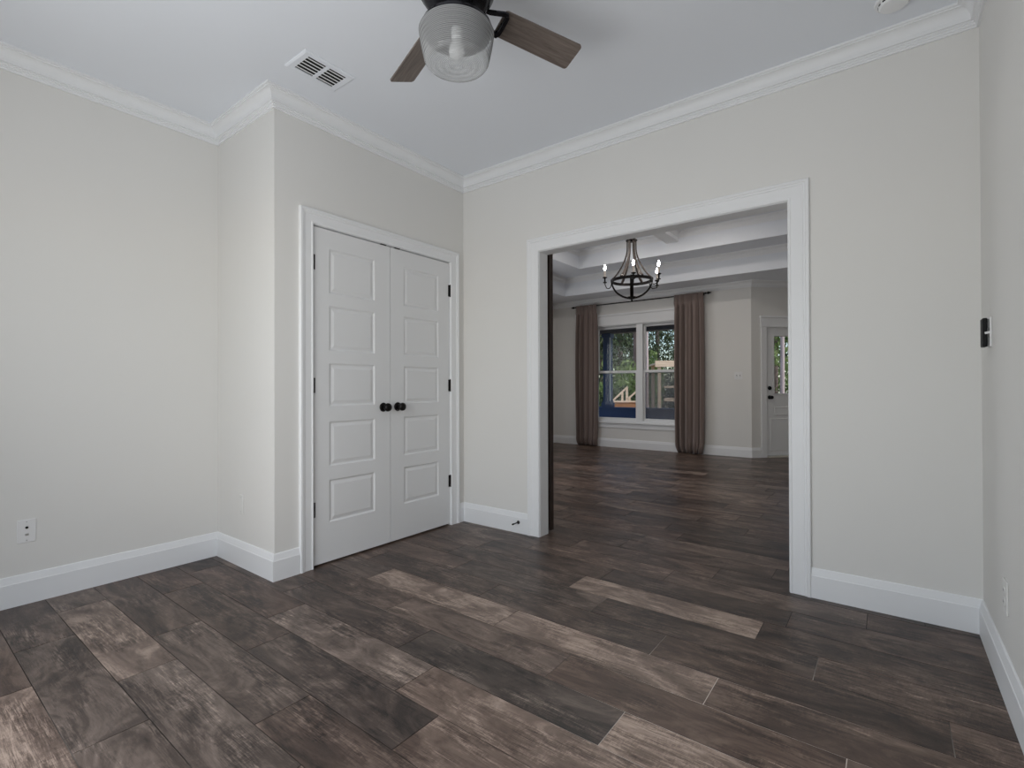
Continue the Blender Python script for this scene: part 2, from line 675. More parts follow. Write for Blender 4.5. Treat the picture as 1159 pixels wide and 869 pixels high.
BASE = [(0, 0), (0.016, 0), (0.016, 0.112), (0.0135, 0.116), (0.0125, 0.121), (0.006, 0.147), (0.003, 0.150), (0, 0.150)]


def crown_prof(h, p):
    """crown moulding section hung from the ceiling (height 0 = ceiling), h tall, p deep"""
    pts = [(0, 0), (p, 0), (p, -0.010), (p - 0.009, -0.011), (p - 0.010, -0.016)]
    x0, z0, x1, z1 = p - 0.012, -0.016, 0.030, -h + 0.036
    for k in range(1, 8):                                   # the cove
        a = k / 7 * PI / 2
        pts.append((x0 - (x0 - x1) * math.sin(a), z0 - (z0 - z1) * (1 - math.cos(a))))
    pts += [(0.030, -h + 0.029), (0.020, -h + 0.028), (0.021, -h + 0.021), (0.014, -h + 0.018), (0.014, -h + 0.011), (0.009, -h + 0.010), (0.009, -h), (0, -h)]
    return pts


def casing_prof(w):
    """section across a flat casing with a back band: (distance from the opening edge, projection)"""
    return [(0, 0), (0, 0.011), (0.004, 0.014), (0.010, 0.014), (0.013, 0.011), (w - 0.030, 0.013), (w - 0.026, 0.017),
            (w - 0.018, 0.017), (w - 0.015, 0.021), (w - 0.003, 0.021), (w, 0.018), (w, 0)]


# ------------------------------------------------------------------ floor
def build_floor():
    bm = bmesh.new()
    lay = bm.loops.layers.float_color.new('plank')
    PW, PL, G = 0.193, 0.92, 0.0015
    ends = {0: -0.505, -1: -1.02, -2: -0.70, -3: -1.40, -4: -1.18, -5: -1.62, -6: -2.26, -7: -1.92, -8: -2.475, 1: -0.77, 2: -0.225, 3: -0.456, 4: -1.29, 5: -0.082}
    # planks whose tone the photograph shows: (row, start of the plank along x) -> tone, warmth
    known = {(-8, -2.475): (0.70, 0.75), (-7, -2.84): (0.45, 0.25), (-7, -1.92): (0.47, 0.30), (-6, -3.18): (0.62, 0.55), (-6, -2.26): (0.53, 0.25), (-6, -1.34): (0.34, 0.8),
             (-5, -3.46): (0.40, 0.5), (-5, -2.54): (0.43, 0.35), (-5, -1.62): (0.40, 0.70), (-5, -0.70): (0.42, 0.7), (-4, -3.02): (0.36, 0.6), (-4, -2.10): (0.33, 0.3), (-4, -1.18): (0.62, 0.8),
             (-3, -2.32): (0.52, 0.35), (-3, -1.40): (0.69, 0.8), (-3, -0.48): (0.45, 0.8), (-2, -2.54): (0.33, 0.4), (-2, -1.62): (0.30, 0.15), (-2, -0.70): (0.74, 0.85),
             (-1, -2.86): (0.40, 0.6), (-1, -1.94): (0.50, 0.6), (-1, -1.02): (0.43, 1.0), (-1, -0.10): (0.62, 0.8), (0, -2.345): (0.70, 0.7), (0, -1.425): (0.70, 0.75), (0, -0.505): (0.46, 0.85),
             (1, -2.61): (0.40, 0.55), (1, -1.69): (0.30, 0.5), (1, -0.77): (0.30, 0.85), (2, -2.065): (0.36, 0.3), (2, -1.145): (0.28, 0.6), (2, -0.225): (0.44, 0.8), (3, -2.296): (0.33, 0.5),
             (3, -1.376): (0.74, 0.65), (3, -0.456): (0.30, 0.7), (4, -2.21): (0.30, 0.6), (4, -1.29): (0.26, 0.4), (4, -0.37): (0.32, 0.7)}
    rnd = random.Random(11)
    x_lo, x_hi = NX0 - 0.05, 0.80
    r0 = int(math.floor((YR - 0.05 - 1.73) / PW))
    r1 = int(math.ceil((9.6 - 1.73) / PW))
    for r in range(r0, r1 + 1):
        ya, yb = 1.73 + r * PW, 1.73 + (r + 1) * PW
        e = ends.get(r, rnd.uniform(-1, 0))
        x = e - PL * math.ceil((e - x_lo) / PL)
        while x < x_hi:
            a, b = x, x + PL
            tw = None
            for (kr, kx), v in known.items():
                if kr == r and abs(kx - x) < 0.06:
                    tw = v
            if tw is None:
                tw = (min(0.66, max(0.2, rnd.gauss(0.40, 0.09))), rnd.uniform(0.35, 0.95))
            s = rnd.random()
            co = [(a + G, ya + G), (b - G, ya + G), (b - G, yb - G), (a + G, yb - G)]
            top = [bm.verts.new((p[0], p[1], 0)) for p in co]
            low = [bm.verts.new((p[0], p[1], -0.004)) for p in co]
            fs = [bm.faces.new(top)]
            for k in range(4):
                fs.append(bm.faces.new((top[k], low[k], low[(k + 1) % 4], top[(k + 1) % 4])))
            for f in fs:
                for lp in f.loops:
                    lp[lay] = (tw[0], tw[1], s, 1)
            x += PL
    # grout bed under the planks
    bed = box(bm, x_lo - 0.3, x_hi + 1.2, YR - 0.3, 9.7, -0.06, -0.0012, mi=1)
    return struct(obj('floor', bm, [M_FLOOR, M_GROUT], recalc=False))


build_floor()

# ------------------------------------------------------------------ walls of the near room
O0, O1, OZ = -1.989, -0.4157, 2.046                          # wide cased opening
D0, D1, DZ = 1.632, 2.792, 2.052                             # closet doorway (along y)
RW = (-2.45, -0.35, 0.08, 2.20)                              # unseen rear window, stretched near the floor to brighten the baseboards

bm = bmesh.new(); wall_panel(bm, YR - 0.1, YC, 0, ZC, -0.10, [], F_YZ(XL)); struct(obj('wall_left', bm, M_WALL))
bm = bmesh.new(); wall_panel(bm, XL - 0.1, XC, 0, ZC, 0.10, [], F_XZ(YC)); struct(obj('wall_closet_side', bm, M_WALL))
bm = bmesh.new(); wall_panel(bm, YC + 0.10, YB, 0, ZC, -0.115, [(D0 - 0.02, D1 + 0.02, -1, DZ + 0.02)], F_YZ(XC)); struct(obj('wall_closet_front', bm, M_WALL))
bm = bmesh.new(); wall_panel(bm, NX0 - 0.1, XR + 0.1, 0, 2.90, WT, [(O0 - 0.018, O1 + 0.018, -1, OZ + 0.018)], F_XZ(YB)); struct(obj('wall_back', bm, M_WALL))
bm = bmesh.new(); wall_panel(bm, YR - 0.1, YB, 0, ZC, 0.10, [], F_YZ(XR)); struct(obj('wall_right', bm, M_WALL))
bm = bmesh.new(); wall_panel(bm, XL, XR, 0, ZC, -0.10, [RW], F_XZ(YR)); struct(obj('wall_rear', bm, M_WALL))
bm = bmesh.new(); box(bm, XL - 0.1, XR + 0.1, YR - 0.1, YB + 0.02, ZC, ZC + 0.08); struct(obj('ceiling', bm, M_CEIL))
# inside of the closet (dark behind the doors)
bm = bmesh.new(); box(bm, XL - 0.10, XL, YC + 0.1, YB, 0, ZC); struct(obj('wall_closet_inner', bm, M_WALL))

# rear window: frame and pane
wbm = bmesh.new()
for a in ((RW[0], RW[0] + 0.05, RW[2], RW[3]), (RW[1] - 0.05, RW[1], RW[2], RW[3]), (RW[0] + 0.05, RW[1] - 0.05, RW[2], RW[2] + 0.05), (RW[0] + 0.05, RW[1] - 0.05, RW[3] - 0.05, RW[3]), (-1.425, -1.375, RW[2] + 0.05, RW[3] - 0.05)):
    box(wbm, a[0], a[1], YR - 0.07, YR - 0.02, a[2], a[3])
w2 = struct(obj('window_2', wbm, M_TRIM), 'unseen tall window in the rear wall, shaped for the light it lets in', 'window')

# crown, baseboards
near_path = [(XL, YR), (XL, YC), (XC, YC), (XC, YB), (XR, YB), (XR, YR)]
bm = bmesh.new(); sweep(bm, near_path, [(o, ZC + h) for o, h in crown_prof(0.098, 0.076)], XY, closed=True); struct(obj('trim_1', bm, M_TRIM))
for nm, path in (('baseboard_left', [(XL, YR), (XL, YC), (XC, YC), (XC, 1.545)]), ('baseboard_back', [(XC, 2.880), (XC, YB), (O0 - 0.100, YB)]),
                 ('baseboard_right', [(O1 + 0.098, YB), (XR, YB), (XR, YR), (XL, YR)])):
    bm = bmesh.new(); sweep(bm, path, BASE, XY); struct(obj(nm, bm, M_TRIM))

# casing and jamb of the wide opening
bm = bmesh.new()
sweep(bm, [(O0 - 0.003, 0), (O0 - 0.003, OZ + 0.003), (O1 + 0.003, OZ + 0.003), (O1 + 0.003, 0)], casing_prof(0.096), lambda a, b, h: (a, YB - h, b), side=-1)
struct(obj('trim_2', bm, M_TRIM))
bm = bmesh.new()
box(bm, O0 - 0.018, O0, YB - 0.002, YB + WT + 0.001, 0, OZ)
box(bm, O1, O1 + 0.018, YB - 0.002, YB + WT + 0.001, 0, OZ)
box(bm, O0 - 0.018, O1 + 0.018, YB - 0.002, YB + WT + 0.001, OZ, OZ + 0.018)
struct(obj('trim_3', bm, M_TRIM))
# casing and jamb of the closet
bm = bmesh.new()
sweep(bm, [(D0 - 0.002, 0), (D0 - 0.002, DZ + 0.002), (D1 + 0.002, DZ + 0.002), (D1 + 0.002, 0)], casing_prof(0.086), lambda a, b, h: (XC + h, a, b), side=-1)
struct(obj('trim_4', bm, M_TRIM))
bm = bmesh.new()
box(bm, XC - 0.116, XC + 0.001, D0 - 0.02, D0, 0, DZ)
box(bm, XC - 0.116, XC + 0.001, D1, D1 + 0.02, 0, DZ)
box(bm, XC - 0.116, XC + 0.001, D0 - 0.02, D1 + 0.02, DZ, DZ + 0.02)
box(bm, XC - 0.060, XC - 0.046, D0, D0 + 0.012, 0, DZ)
box(bm, XC - 0.060, XC - 0.046, D1 - 0.012, D1, 0, DZ)
box(bm, XC - 0.060, XC - 0.046, D0, D1, DZ - 0.012, DZ)
struct(obj('trim_5', bm, M_TRIM))


# ------------------------------------------------------------------ moulded panel doors
def door_slab(bm, w, h, t, panels, rings=((0.0, 0.0), (0.009, -0.007), (0.016, -0.007), (0.034, -0.002)), through=()):
    """slab 0..w x 0..h in local (u, v), front face at depth 0 (towards +n), back at -t; panels are moulded into the front face"""
    us = sorted({0, w, *[p[0] for p in panels], *[p[1] for p in panels], *[p[0] for p in through], *[p[1] for p in through]})
    vs = sorted({0, h, *[p[2] for p in panels], *[p[3] for p in panels], *[p[2] for p in through], *[p[3] for p in through]})
    cache = {}

    def V(u, v, d):
        k = (round(u, 5), round(v, 5), round(d, 5))
        if k not in cache:
            cache[k] = bm.verts.new((u, v, d))
        return cache[k]

    def inside(u, v, ps):
        return any(p[0] < u < p[1] and p[2] < v < p[3] for p in ps)
    for i in range(len(us) - 1):
        for j in range(len(vs) - 1):
            u, v = (us[i] + us[i + 1]) / 2, (vs[j] + vs[j + 1]) / 2
            c = [(us[i], vs[j]), (us[i + 1], vs[j]), (us[i + 1], vs[j + 1]), (us[i], vs[j + 1])]
            if not inside(u, v, panels) and not inside(u, v, through):
                bm.faces.new([V(*p, 0) for p in c])
            if not inside(u, v, through):
                bm.faces.new([V(*p, -t) for p in reversed(c)])
    for p in panels:
        prev = None
        for ins, dep in rings:
            cur = [V(p[0] + ins, p[2] + ins, dep), V(p[1] - ins, p[2] + ins, dep), V(p[1] - ins, p[3] - ins, dep), V(p[0] + ins, p[3] - ins, dep)]
            if prev:
                for k in range(4):
                    bm.faces.new((prev[k], prev[(k + 1) % 4], cur[(k + 1) % 4], cur[k]))
            prev = cur
        bm.faces.new(prev)
    for p in through:
        cs = [(p[0], p[2]), (p[1], p[2]), (p[1], p[3]), (p[0], p[3])]
        for k in range(4):
            a, b = cs[k], cs[(k + 1) % 4]
            bm.faces.new((V(*a, 0), V(*b, 0), V(*b, -t), V(*a, -t)))
    # rim
    for k in range(len(us) - 1):
        for v in (0, h):
            bm.faces.new((V(us[k], v, 0), V(us[k + 1], v, 0), V(us[k + 1], v, -t), V(us[k], v, -t)))
    for k in range(len(vs) - 1):
        for u in (0, w):
            bm.faces.new((V(u, vs[k], 0), V(u, vs[k + 1], 0), V(u, vs[k + 1], -t), V(u, vs[k], -t)))


def knob_mesh(bm, M):
    lathe(bm, [(0, 0), (0.030, 0.0), (0.031, 0.004), (0.027, 0.009), (0.013, 0.011), (0.011, 0.026), (0.014, 0.032), (0.024, 0.040), (0.0285, 0.050),
               (0.027, 0.060), (0.020, 0.067), (0.010, 0.070), (0, 0.0705)], 28, M)


ROWS = ((0.238, 0.498), (0.582, 0.856), (0.950, 1.214), (1.290, 1.566), (1.644, 1.918))
# local door frame: u -> world y, v -> world z, n -> world +x
DW = (D1 - D0 - 0.010) / 2
FX = XC - 0.004                                              # face of the doors
for k, (y0, label) in enumerate(((D0 + 0.003, 'left leaf of the white five panel closet double door, nearest the closet corner'),
                                 (D0 + 0.007 + DW, 'right leaf of the white five panel closet double door, next to the back wall'))):
    e = struct(empty('door_%d' % (k + 1), (FX, y0, 0.012)), label, 'door')
    bm = bmesh.new()
    pu = (0.108, 0.448) if k == 0 else (DW - 0.462, DW - 0.122)
    if k == 1:
        pu = (0.118, 0.458)
    door_slab(bm, DW, 2.033, 0.035, [(pu[0], pu[1], a, b) for a, b in ROWS])
    for v in bm.verts:
        v.co = Vector((v.co.z, v.co.x, v.co.y))
    obj('leaf', bm, M_DOOR, e)
    ky = DW - 0.060 if k == 0 else 0.060
    bm = bmesh.new()
    knob_mesh(bm, Matrix.Translation((0, ky, 0.930)) @ Matrix.Rotation(PI / 2, 4, 'Y'))
    tag(obj('knob', bm, M_BRONZE, e, smooth=True), 'round dark bronze knob')
    for hz in (1.818, 1.078, 0.332):
        bm = bmesh.new()
        hy = -0.004 if k == 0 else DW + 0.004
        box(bm, -0.003, 0.003, hy - 0.004, hy + 0.016 * (1 if k == 0 else -1), hz - 0.045, hz + 0.045)
        M = Matrix.Translation((0.006, hy, hz))
        lathe(bm, [(0, -0.050), (0.004, -0.047), (0.0062, -0.045), (0.0062, -0.016), (0.0056, -0.015), (0.0062, -0.014), (0.0062, 0.014), (0.0056, 0.015), (0.0062, 0.016), (0.0062, 0.045), (0.004, 0.047), (0, 0.050)], 12, M)
        tag(obj('hinge', bm, M_BRONZE, e, smooth=True), 'dark bronze hinge')
    bm = bmesh.new()
    cy = DW - 0.056 if k == 0 else 0.058
    box(bm, -0.020, 0.006, cy - 0.022, cy + 0.022, 2.034, 2.039)
    tag(obj('catch', bm, M_BRONZE, e, bevel=0.001), 'dark roller catch on top of the leaf')


# ------------------------------------------------------------------ next room shell
HW = (-4.26, -2.53, 0.44, 2.17)                              # hole for the double window
bm = bmesh.new(); wall_panel(bm, NX0 - 0.1, -1.63, 0, 2.95, 0.14, [HW], F_XZ(YF)); struct(obj('wall_far', bm, M_WALL))
SW = (4.45, 6.15, 0.60, 2.10)
bm = bmesh.new(); wall_panel(bm, NY0, YF, 0, 3.4, -0.10, [SW], F_YZ(NX0)); struct(obj('wall_far_left', bm, M_WALL))
bm = bmesh.new(); wall_panel(bm, YB, 9.60, 0, 3.4, 0.10, [], F_YZ(NX1 + 0.10)); struct(obj('wall_far_right', bm, M_WALL))
# diagonal wall with the garden door; local s along the wall, from its corner with wall_far
DIAG = Matrix.Translation((-1.63, YF, 0)) @ Matrix.Rotation(math.radians(45), 4, 'Z')
f45 = lambda u, v, w: DIAG @ Vector((u, w, v))
E0, E1, EZ = 0.252, 1.132, 2.000
bm = bmesh.new(); wall_panel(bm, 0, 1.45, 0, 2.95, 0.14, [(E0 - 0.02, E1 + 0.02, -1, EZ + 0.02)], f45); struct(obj('wall_diagonal', bm, M_WALL))
pe = DIAG @ Vector((1.45, 0, 0))
bm = bmesh.new(); box(bm, pe.x, NX1 + 0.1, pe.y, pe.y + 0.14, 0, 2.95); struct(obj('wall_far_end', bm, M_WALL))

# lowest ceiling with the tray opening, risers and upper levels
T1 = (NX0 + 0.612, CX + (CX - NX0 - 0.612), NY0 + 0.60, 7.49)
T2 = (T1[0] + 0.575, T1[1] - 0.40, T1[2] + 0.52, 6.97)
Z2, Z3 = 2.965, 3.25


def slab_with_hole(bm, o, h, z0, z1):
    wall_panel(bm, o[0], o[1], o[2], o[3], z1 - z0, [h], lambda u, v, w: (u, v, z0 + w))


bm = bmesh.new(); slab_with_hole(bm, (NX0 - 0.05, NX1 + 0.12, NY0, 9.6), T1, ZS, Z2); struct(obj('ceiling', bm, M_CEIL))
bm = bmesh.new(); slab_with_hole(bm, (T1[0] - 0.06, T1[1] + 0.06, T1[2] - 0.06, T1[3] + 0.06), T2, Z2, Z3); struct(obj('ceiling', bm, M_CEIL))
bm = bmesh.new(); box(bm, T2[0] - 0.06, T2[1] + 0.06, T2[2] - 0.06, T2[3] + 0.06, Z3, Z3 + 0.06); struct(obj('ceiling', bm, M_CEIL))
rect = lambda t: [(t[0], t[2]), (t[0], t[3]), (t[1], t[3]), (t[1], t[2])]
bm = bmesh.new(); sweep(bm, rect(T1), [(o, Z2 + h) for o, h in crown_prof(0.086, 0.076)], XY, closed=True); struct(obj('trim_6', bm, M_TRIM))
bm = bmesh.new(); sweep(bm, rect(T2), [(o, Z3 + h) for o, h in crown_prof(0.086, 0.076)], XY, closed=True); struct(obj('trim_7', bm, M_TRIM))
bm = bmesh.new(); sweep(bm, [(NX0, NY0), (NX0, YF), (-1.63, YF), (pe.x, pe.y), (NX1 + 0.1, pe.y)], [(o, ZS + h) for o, h in crown_prof(0.092, 0.080)], XY); struct(obj('trim_8', bm, M_TRIM))
# ceiling beam with crown along both sides
bm = bmesh.new()
BP = [(-0.087, 3.115), (0.087, 3.115), (0.087, 3.165), (0.095, 3.172), (0.100, 3.195), (0.118, 3.222), (0.150, 3.238), (0.165, 3.243), (0.165, Z3), (-0.165, Z3), (-0.165, 3.243), (-0.150, 3.238), (-0.118, 3.222), (-0.100, 3.195), (-0.095, 3.172), (-0.087, 3.165)]
va = [bm.verts.new((CX + a, T2[2], b)) for a, b in BP]
vb = [bm.verts.new((CX + a, T2[3], b)) for a, b in BP]
for k in range(len(BP)):
    bm.faces.new((va[k], va[(k + 1) % len(BP)], vb[(k + 1) % len(BP)], vb[k]))
bm.faces.new(va); bm.faces.new(vb)
struct(obj('trim_9', bm, M_TRIM))
# baseboards of the next room
bm = bmesh.new()
q = DIAG @ Vector((E0 - 0.105, 0, 0))
sweep(bm, [(O0 - 1.2, NY0), (NX0, NY0), (NX0, YF), (-1.63, YF), (q.x, q.y)], BASE, XY)
struct(obj('baseboard_far', bm, M_TRIM))

# ------------------------------------------------------------------ double hung window in the far wall
win = struct(empty('window_1', (0, YF, 0)), 'white double window with two tall sash units between taupe curtains', 'window')
bm = bmesh.new()
x0, x1, z0, z1 = HW
MU = (-3.451, -3.339)                                        # mullion between the units
for a in ((x0, x0 + 0.03, z0, z1), (x1 - 0.03, x1, z0, z1), (x0 + 0.03, x1 - 0.03, z1 - 0.025, z1), (x0 + 0.03, x1 - 0.03, z0, z0 + 0.035), (MU[0], MU[1], z0 + 0.035, z1 - 0.025)):
    box(bm, a[0], a[1], 0.0, 0.12, a[2], a[3])
obj('window_frame', bm, M_TRIM, win, bevel=0.002)
for ua, ub in ((x0 + 0.03, MU[0]), (MU[1], x1 - 0.03)):
    for za, zb, ya in ((z0 + 0.035, 1.355, 0.035), (1.308, z1 - 0.025, 0.072)):
        bm = bmesh.new()
        w = 0.030
        bt = 0.048 if za < 1 else 0.040
        for a in ((ua, ua + w, za, zb), (ub - w, ub, za, zb), (ua + w, ub - w, zb - 0.040, zb), (ua + w, ub - w, za, za + bt)):
            box(bm, a[0], a[1], ya, ya + 0.032, a[2], a[3])
        s = obj('sash', bm, M_TRIM, win, bevel=0.003)
        bm = bmesh.new()
        box(bm, ua + w - 0.004, ub - w + 0.004, ya + 0.013, ya + 0.018, za + bt - 0.004, zb - 0.036)
        tag(obj('pane', bm, M_GLASS, s), 'clear glass pane')
bm = bmesh.new(); box(bm, MU[1] + 0.01, x1 - 0.04, 0.108, 0.110, z0 + 0.040, 1.33)
tag(obj('insect_screen', bm, M_SCREEN, win), 'grey insect screen')
bm = bmesh.new()
box(bm, x0 - 0.10, x1 + 0.10, -0.045, 0.0, 0.425, 0.452)
obj('window_stool', bm, M_TRIM, win, bevel=0.004)
bm = bmesh.new()
box(bm, x0 - 0.07, x1 + 0.07, -0.016, 0.0, 0.345, 0.424)
obj('apron', bm, M_TRIM, win, bevel=0.003)
bm = bmesh.new()
box(bm, x0 - 0.08, x0 + 0.012, -0.016, 0.0, 0.453, 2.170)
box(bm, x1 - 0.012, x1 + 0.08, -0.016, 0.0, 0.453, 2.170)
obj('window_casing', bm, M_TRIM, win, bevel=0.003)
bm = bmesh.new()
box(bm, x0 - 0.09, x1 + 0.09, -0.020, 0.0, 2.171, 2.330)
box(bm, x0 - 0.10, x1 + 0.10, -0.028, 0.0, 2.160, 2.178)
box(bm, x0 - 0.11, x1 + 0.11, -0.042, 0.0, 2.330, 2.362)
obj('head_casing', bm, M_TRIM, win, bevel=0.003)

# side window of the next room (out of the picture; lets its daylight in)
wbm = bmesh.new()
for a in ((SW[0], SW[0] + 0.05, SW[2], SW[3]), (SW[1] - 0.05, SW[1], SW[2], SW[3]), (SW[0] + 0.05, SW[1] - 0.05, SW[2], SW[2] + 0.05), (SW[0] + 0.05, SW[1] - 0.05, SW[3] - 0.05, SW[3])):
    box(wbm, NX0 - 0.07, NX0 - 0.02, a[0], a[1], a[2], a[3])
struct(obj('window_3', wbm, M_TRIM), 'white framed side window of the next room', 'window')

# ------------------------------------------------------------------ garden door in the diagonal wall
dr = struct(empty('door_3', (-1.63, YF, 0), math.radians(45)), 'white garden door with glass upper half in the far diagonal wall', 'door')
bm = bmesh.new()
EW = E1 - E0
door_slab(bm, EW, EZ - 0.035, 0.045, [(0.125, EW - 0.125, 0.595, 0.730), (0.060, EW - 0.060, 0.060, 0.555)], through=[(0.128, EW - 0.128, 0.93, 1.80)],
          rings=((0.0, 0.0), (0.008, 0.007), (0.016, 0.007), (0.024, 0.004)))
for v in bm.verts:
    v.co = Vector((E0 + v.co.x, 0.018 - v.co.z, v.co.y + 0.032))
obj('leaf', bm, M_DOOR, dr)
bm = bmesh.new()
for a in ((0.110, 0.128, 0.912, 1.818), (EW - 0.128, EW - 0.110, 0.912, 1.818), (0.128, EW - 0.128, 0.912, 0.930), (0.128, EW - 0.128, 1.80, 1.818)):
    box(bm, E0 + a[0], E0 + a[1], 0.006, 0.018, a[2] + 0.032, a[3] + 0.032)
obj('glazing_bead', bm, M_DOOR, dr, bevel=0.003)
bm = bmesh.new(); box(bm, E0 + 0.127, E1 - 0.127, 0.036, 0.042, 0.961, 1.833)
tag(obj('pane', bm, M_GLASS, dr), 'clear glass pane')
bm = bmesh.new(); knob_mesh(bm, Matrix.Translation((E0 + 0.055, 0.018, 0.905)) @ Matrix.Rotation(PI / 2, 4, 'X'))
tag(obj('knob', bm, M_BLACK, dr, smooth=True), 'round black knob')
bm = bmesh.new(); lathe(bm, [(0, 0), (0.030, 0), (0.031, 0.006), (0.026, 0.016), (0.012, 0.018), (0.010, 0.03), (0, 0.03)], 24, Matrix.Translation((E0 + 0.055, 0.018, 1.045)) @ Matrix.Rotation(PI / 2, 4, 'X'))
tag(obj('deadbolt', bm, M_BLACK, dr, smooth=True), 'black deadbolt turn')
bm = bmesh.new()
box(bm, E0 - 0.02, E0 - 0.003, -0.001, 0.14, 0, EZ); box(bm, E1 + 0.003, E1 + 0.02, -0.001, 0.14, 0, EZ); box(bm, E0 - 0.02, E1 + 0.02, -0.001, 0.14, EZ, EZ + 0.02)
obj('jamb', bm, M_TRIM, dr)
bm = bmesh.new(); box(bm, E0 - 0.002, E1 + 0.002, -0.03, 0.14, 0.0, 0.022)
tag(obj('threshold', bm, M_SILL, dr, bevel=0.003), 'pale threshold strip')
bm = bmesh.new()
box(bm, E0 - 0.100, E0 - 0.010, -0.018, 0, 0, EZ - 0.02); box(bm, E1 + 0.010, E1 + 0.100, -0.018, 0, 0, EZ - 0.02)
obj('side_casing', bm, M_TRIM, dr, bevel=0.003)
bm = bmesh.new()
box(bm, E0 - 0.108, E1 + 0.108, -0.022, 0, EZ - 0.02, EZ + 0.105); box(bm, E0 - 0.120, E1 + 0.120, -0.040, 0, EZ + 0.105, EZ + 0.132); box(bm, E0 - 0.115, E1 + 0.115, -0.030, 0, EZ - 0.034, EZ - 0.020)
obj('head_casing', bm, M_TRIM, dr, bevel=0.003)

# ------------------------------------------------------------------ ceiling fan
fan = tag(empty('ceiling_fan', (-1.262, 1.330, ZC)), 'dark ceiling fan with weathered wood blades and a ribbed glass bowl light', 'ceiling fan')
bm = bmesh.new()
lathe(bm, [(0.0, 0.0), (0.082, 0.0), (0.084, -0.010), (0.078, -0.028), (0.062, -0.045), (0.045, -0.060), (0, -0.060)], 40)
obj('canopy', bm, M_MOTOR, fan, smooth=True)
bm = bmesh.new()
lathe(bm, [(0, -0.060), (0.050, -0.060), (0.090, -0.066), (0.120, -0.082), (0.142, -0.105), (0.150, -0.130), (0.150, -0.158), (0.146, -0.164), (0.149, -0.170), (0.147, -0.186), (0.140, -0.194),
           (0.142, -0.200), (0.136, -0.214), (0.126, -0.222), (0.127, -0.228), (0.116, -0.242), (0.102, -0.250), (0.070, -0.256), (0, -0.256)], 56)
obj('motor_housing', bm, M_MOTOR, fan, smooth=True)
bm = bmesh.new()
lathe(bm, [(0, -0.256), (0.062, -0.256), (0.066, -0.275), (0.064, -0.300), (0.075, -0.312), (0.112, -0.322), (0.126, -0.332), (0.130, -0.346), (0.128, -0.356), (0.118, -0.356), (0.116, -0.340), (0.0, -0.335)], 48)
obj('light_fitter', bm, M_MOTOR, fan, smooth=True)
# ribbed glass bowl
prof = []
zt, zb = -0.350, -0.458
nr = 16
for k in range(nr * 4 + 1):
    t = k / (nr * 4)
    r = 0.1370 - 0.020 * t ** 1.3 + 0.0022 * math.cos(2 * PI * k / 4)
    if t < 0.04:
        r -= 0.004 * (1 - t / 0.04)
    prof.append((r, zt + (zb - zt) * t))
for k in range(1, 9):                                         # rounded lower edge
    a = k / 8 * PI / 2
    prof.append((0.1165 - 0.020 * (1 - math.cos(a)), zb - 0.016 * math.sin(a)))
for k in range(1, 30):                                        # lens with concentric ridges
    t = k / 29
    prof.append((0.0965 * (1 - t) + (0.0005 if k < 29 else 0), zb - 0.016 - 0.004 * math.sin(t * PI / 2) + 0.0012 * (k % 2)))
bm = bmesh.new()
lathe(bm, prof, 72, cap=False)
tag(obj('lamp_shade', bm, M_SHADE, fan, smooth=False), 'clear ribbed glass bowl')
bm = bmesh.new()
lathe(bm, [(0, -0.340), (0.020, -0.340), (0.020, -0.372), (0.016, -0.375), (0, -0.375)], 20)
obj('bulb_socket', bm, M_PLATE, fan, smooth=True)
bm = bmesh.new()
lathe(bm, [(0, -0.375), (0.013, -0.375), (0.016, -0.388), (0.026, -0.405), (0.030, -0.422), (0.026, -0.438), (0.014, -0.448), (0, -0.450)], 24)
obj('bulb', bm, M_BULB, fan, smooth=True)
TH0 = 70.5
for k in range(4):
    a = math.radians(TH0 + 90 * k)
    R_ = Matrix.Rotation(a, 4, 'Z') @ Matrix.Translation((0, 0, -0.240)) @ Matrix.Rotation(math.radians(-18.0), 4, 'X')
    bm = bmesh.new()
    # outline of the blade in its own plane (x outward, y across)
    ol = []
    x_in, x_out, w_in, w_out, rc = 0.186, 0.564, 0.106, 0.120, 0.014
    for cx, cy, a0 in ((x_out - rc, w_out / 2 - rc, 90), (x_out - rc, -w_out / 2 + rc, 0), (x_in + rc, -w_in / 2 + rc, -90), (x_in + rc, w_in / 2 - rc, -180)):
        for s in range(5):
            aa = math.radians(a0 - 90 * s / 4)
            ol.append((cx + rc * math.cos(aa), cy + rc * math.sin(aa)))
    top = [bm.verts.new((x, y, 0.003)) for x, y in ol]
    bot = [bm.verts.new((x, y, -0.003)) for x, y in ol]
    bm.faces.new(top); bm.faces.new(bot)
    for i in range(len(ol)):
        bm.faces.new((top[i], top[(i + 1) % len(ol)], bot[(i + 1) % len(ol)], bot[i]))
    b = obj('blade', bm, M_BLADE, fan)
    b.matrix_local = R_
    # scrolled iron under the blade root: a pointed loop
    bm = bmesh.new()
    loop = [(0.110, -0.004, 0.012), (0.135, 0.010, 0.006), (0.158, 0.027, -0.004), (0.182, 0.043, -0.011), (0.193, 0.045, -0.012), (0.199, 0.036, -0.012), (0.200, 0.0, -0.012),
            (0.199, -0.036, -0.012), (0.193, -0.045, -0.012), (0.182, -0.043, -0.011), (0.158, -0.030, -0.004), (0.135, -0.016, 0.006)]
    tube(bm, loop, 0, flat=(0.016, 0.009), closed=True, up=(0, 0, 1))
    box(bm, 0.075, 0.118, -0.012, 0.012, 0.002, 0.020)
    for sx, sy in ((0.194, 0.036), (0.194, -0.036), (0.199, 0.0)):
        lathe(bm, [(0, -0.019), (0.006, -0.018), (0.008, -0.014), (0.008, -0.0035), (0, -0.0035)], 12, Matrix.Translation((sx, sy, 0)))
    tag(obj('blade_iron', bm, M_MOTOR, b, smooth=True), 'dark looped metal blade bracket')

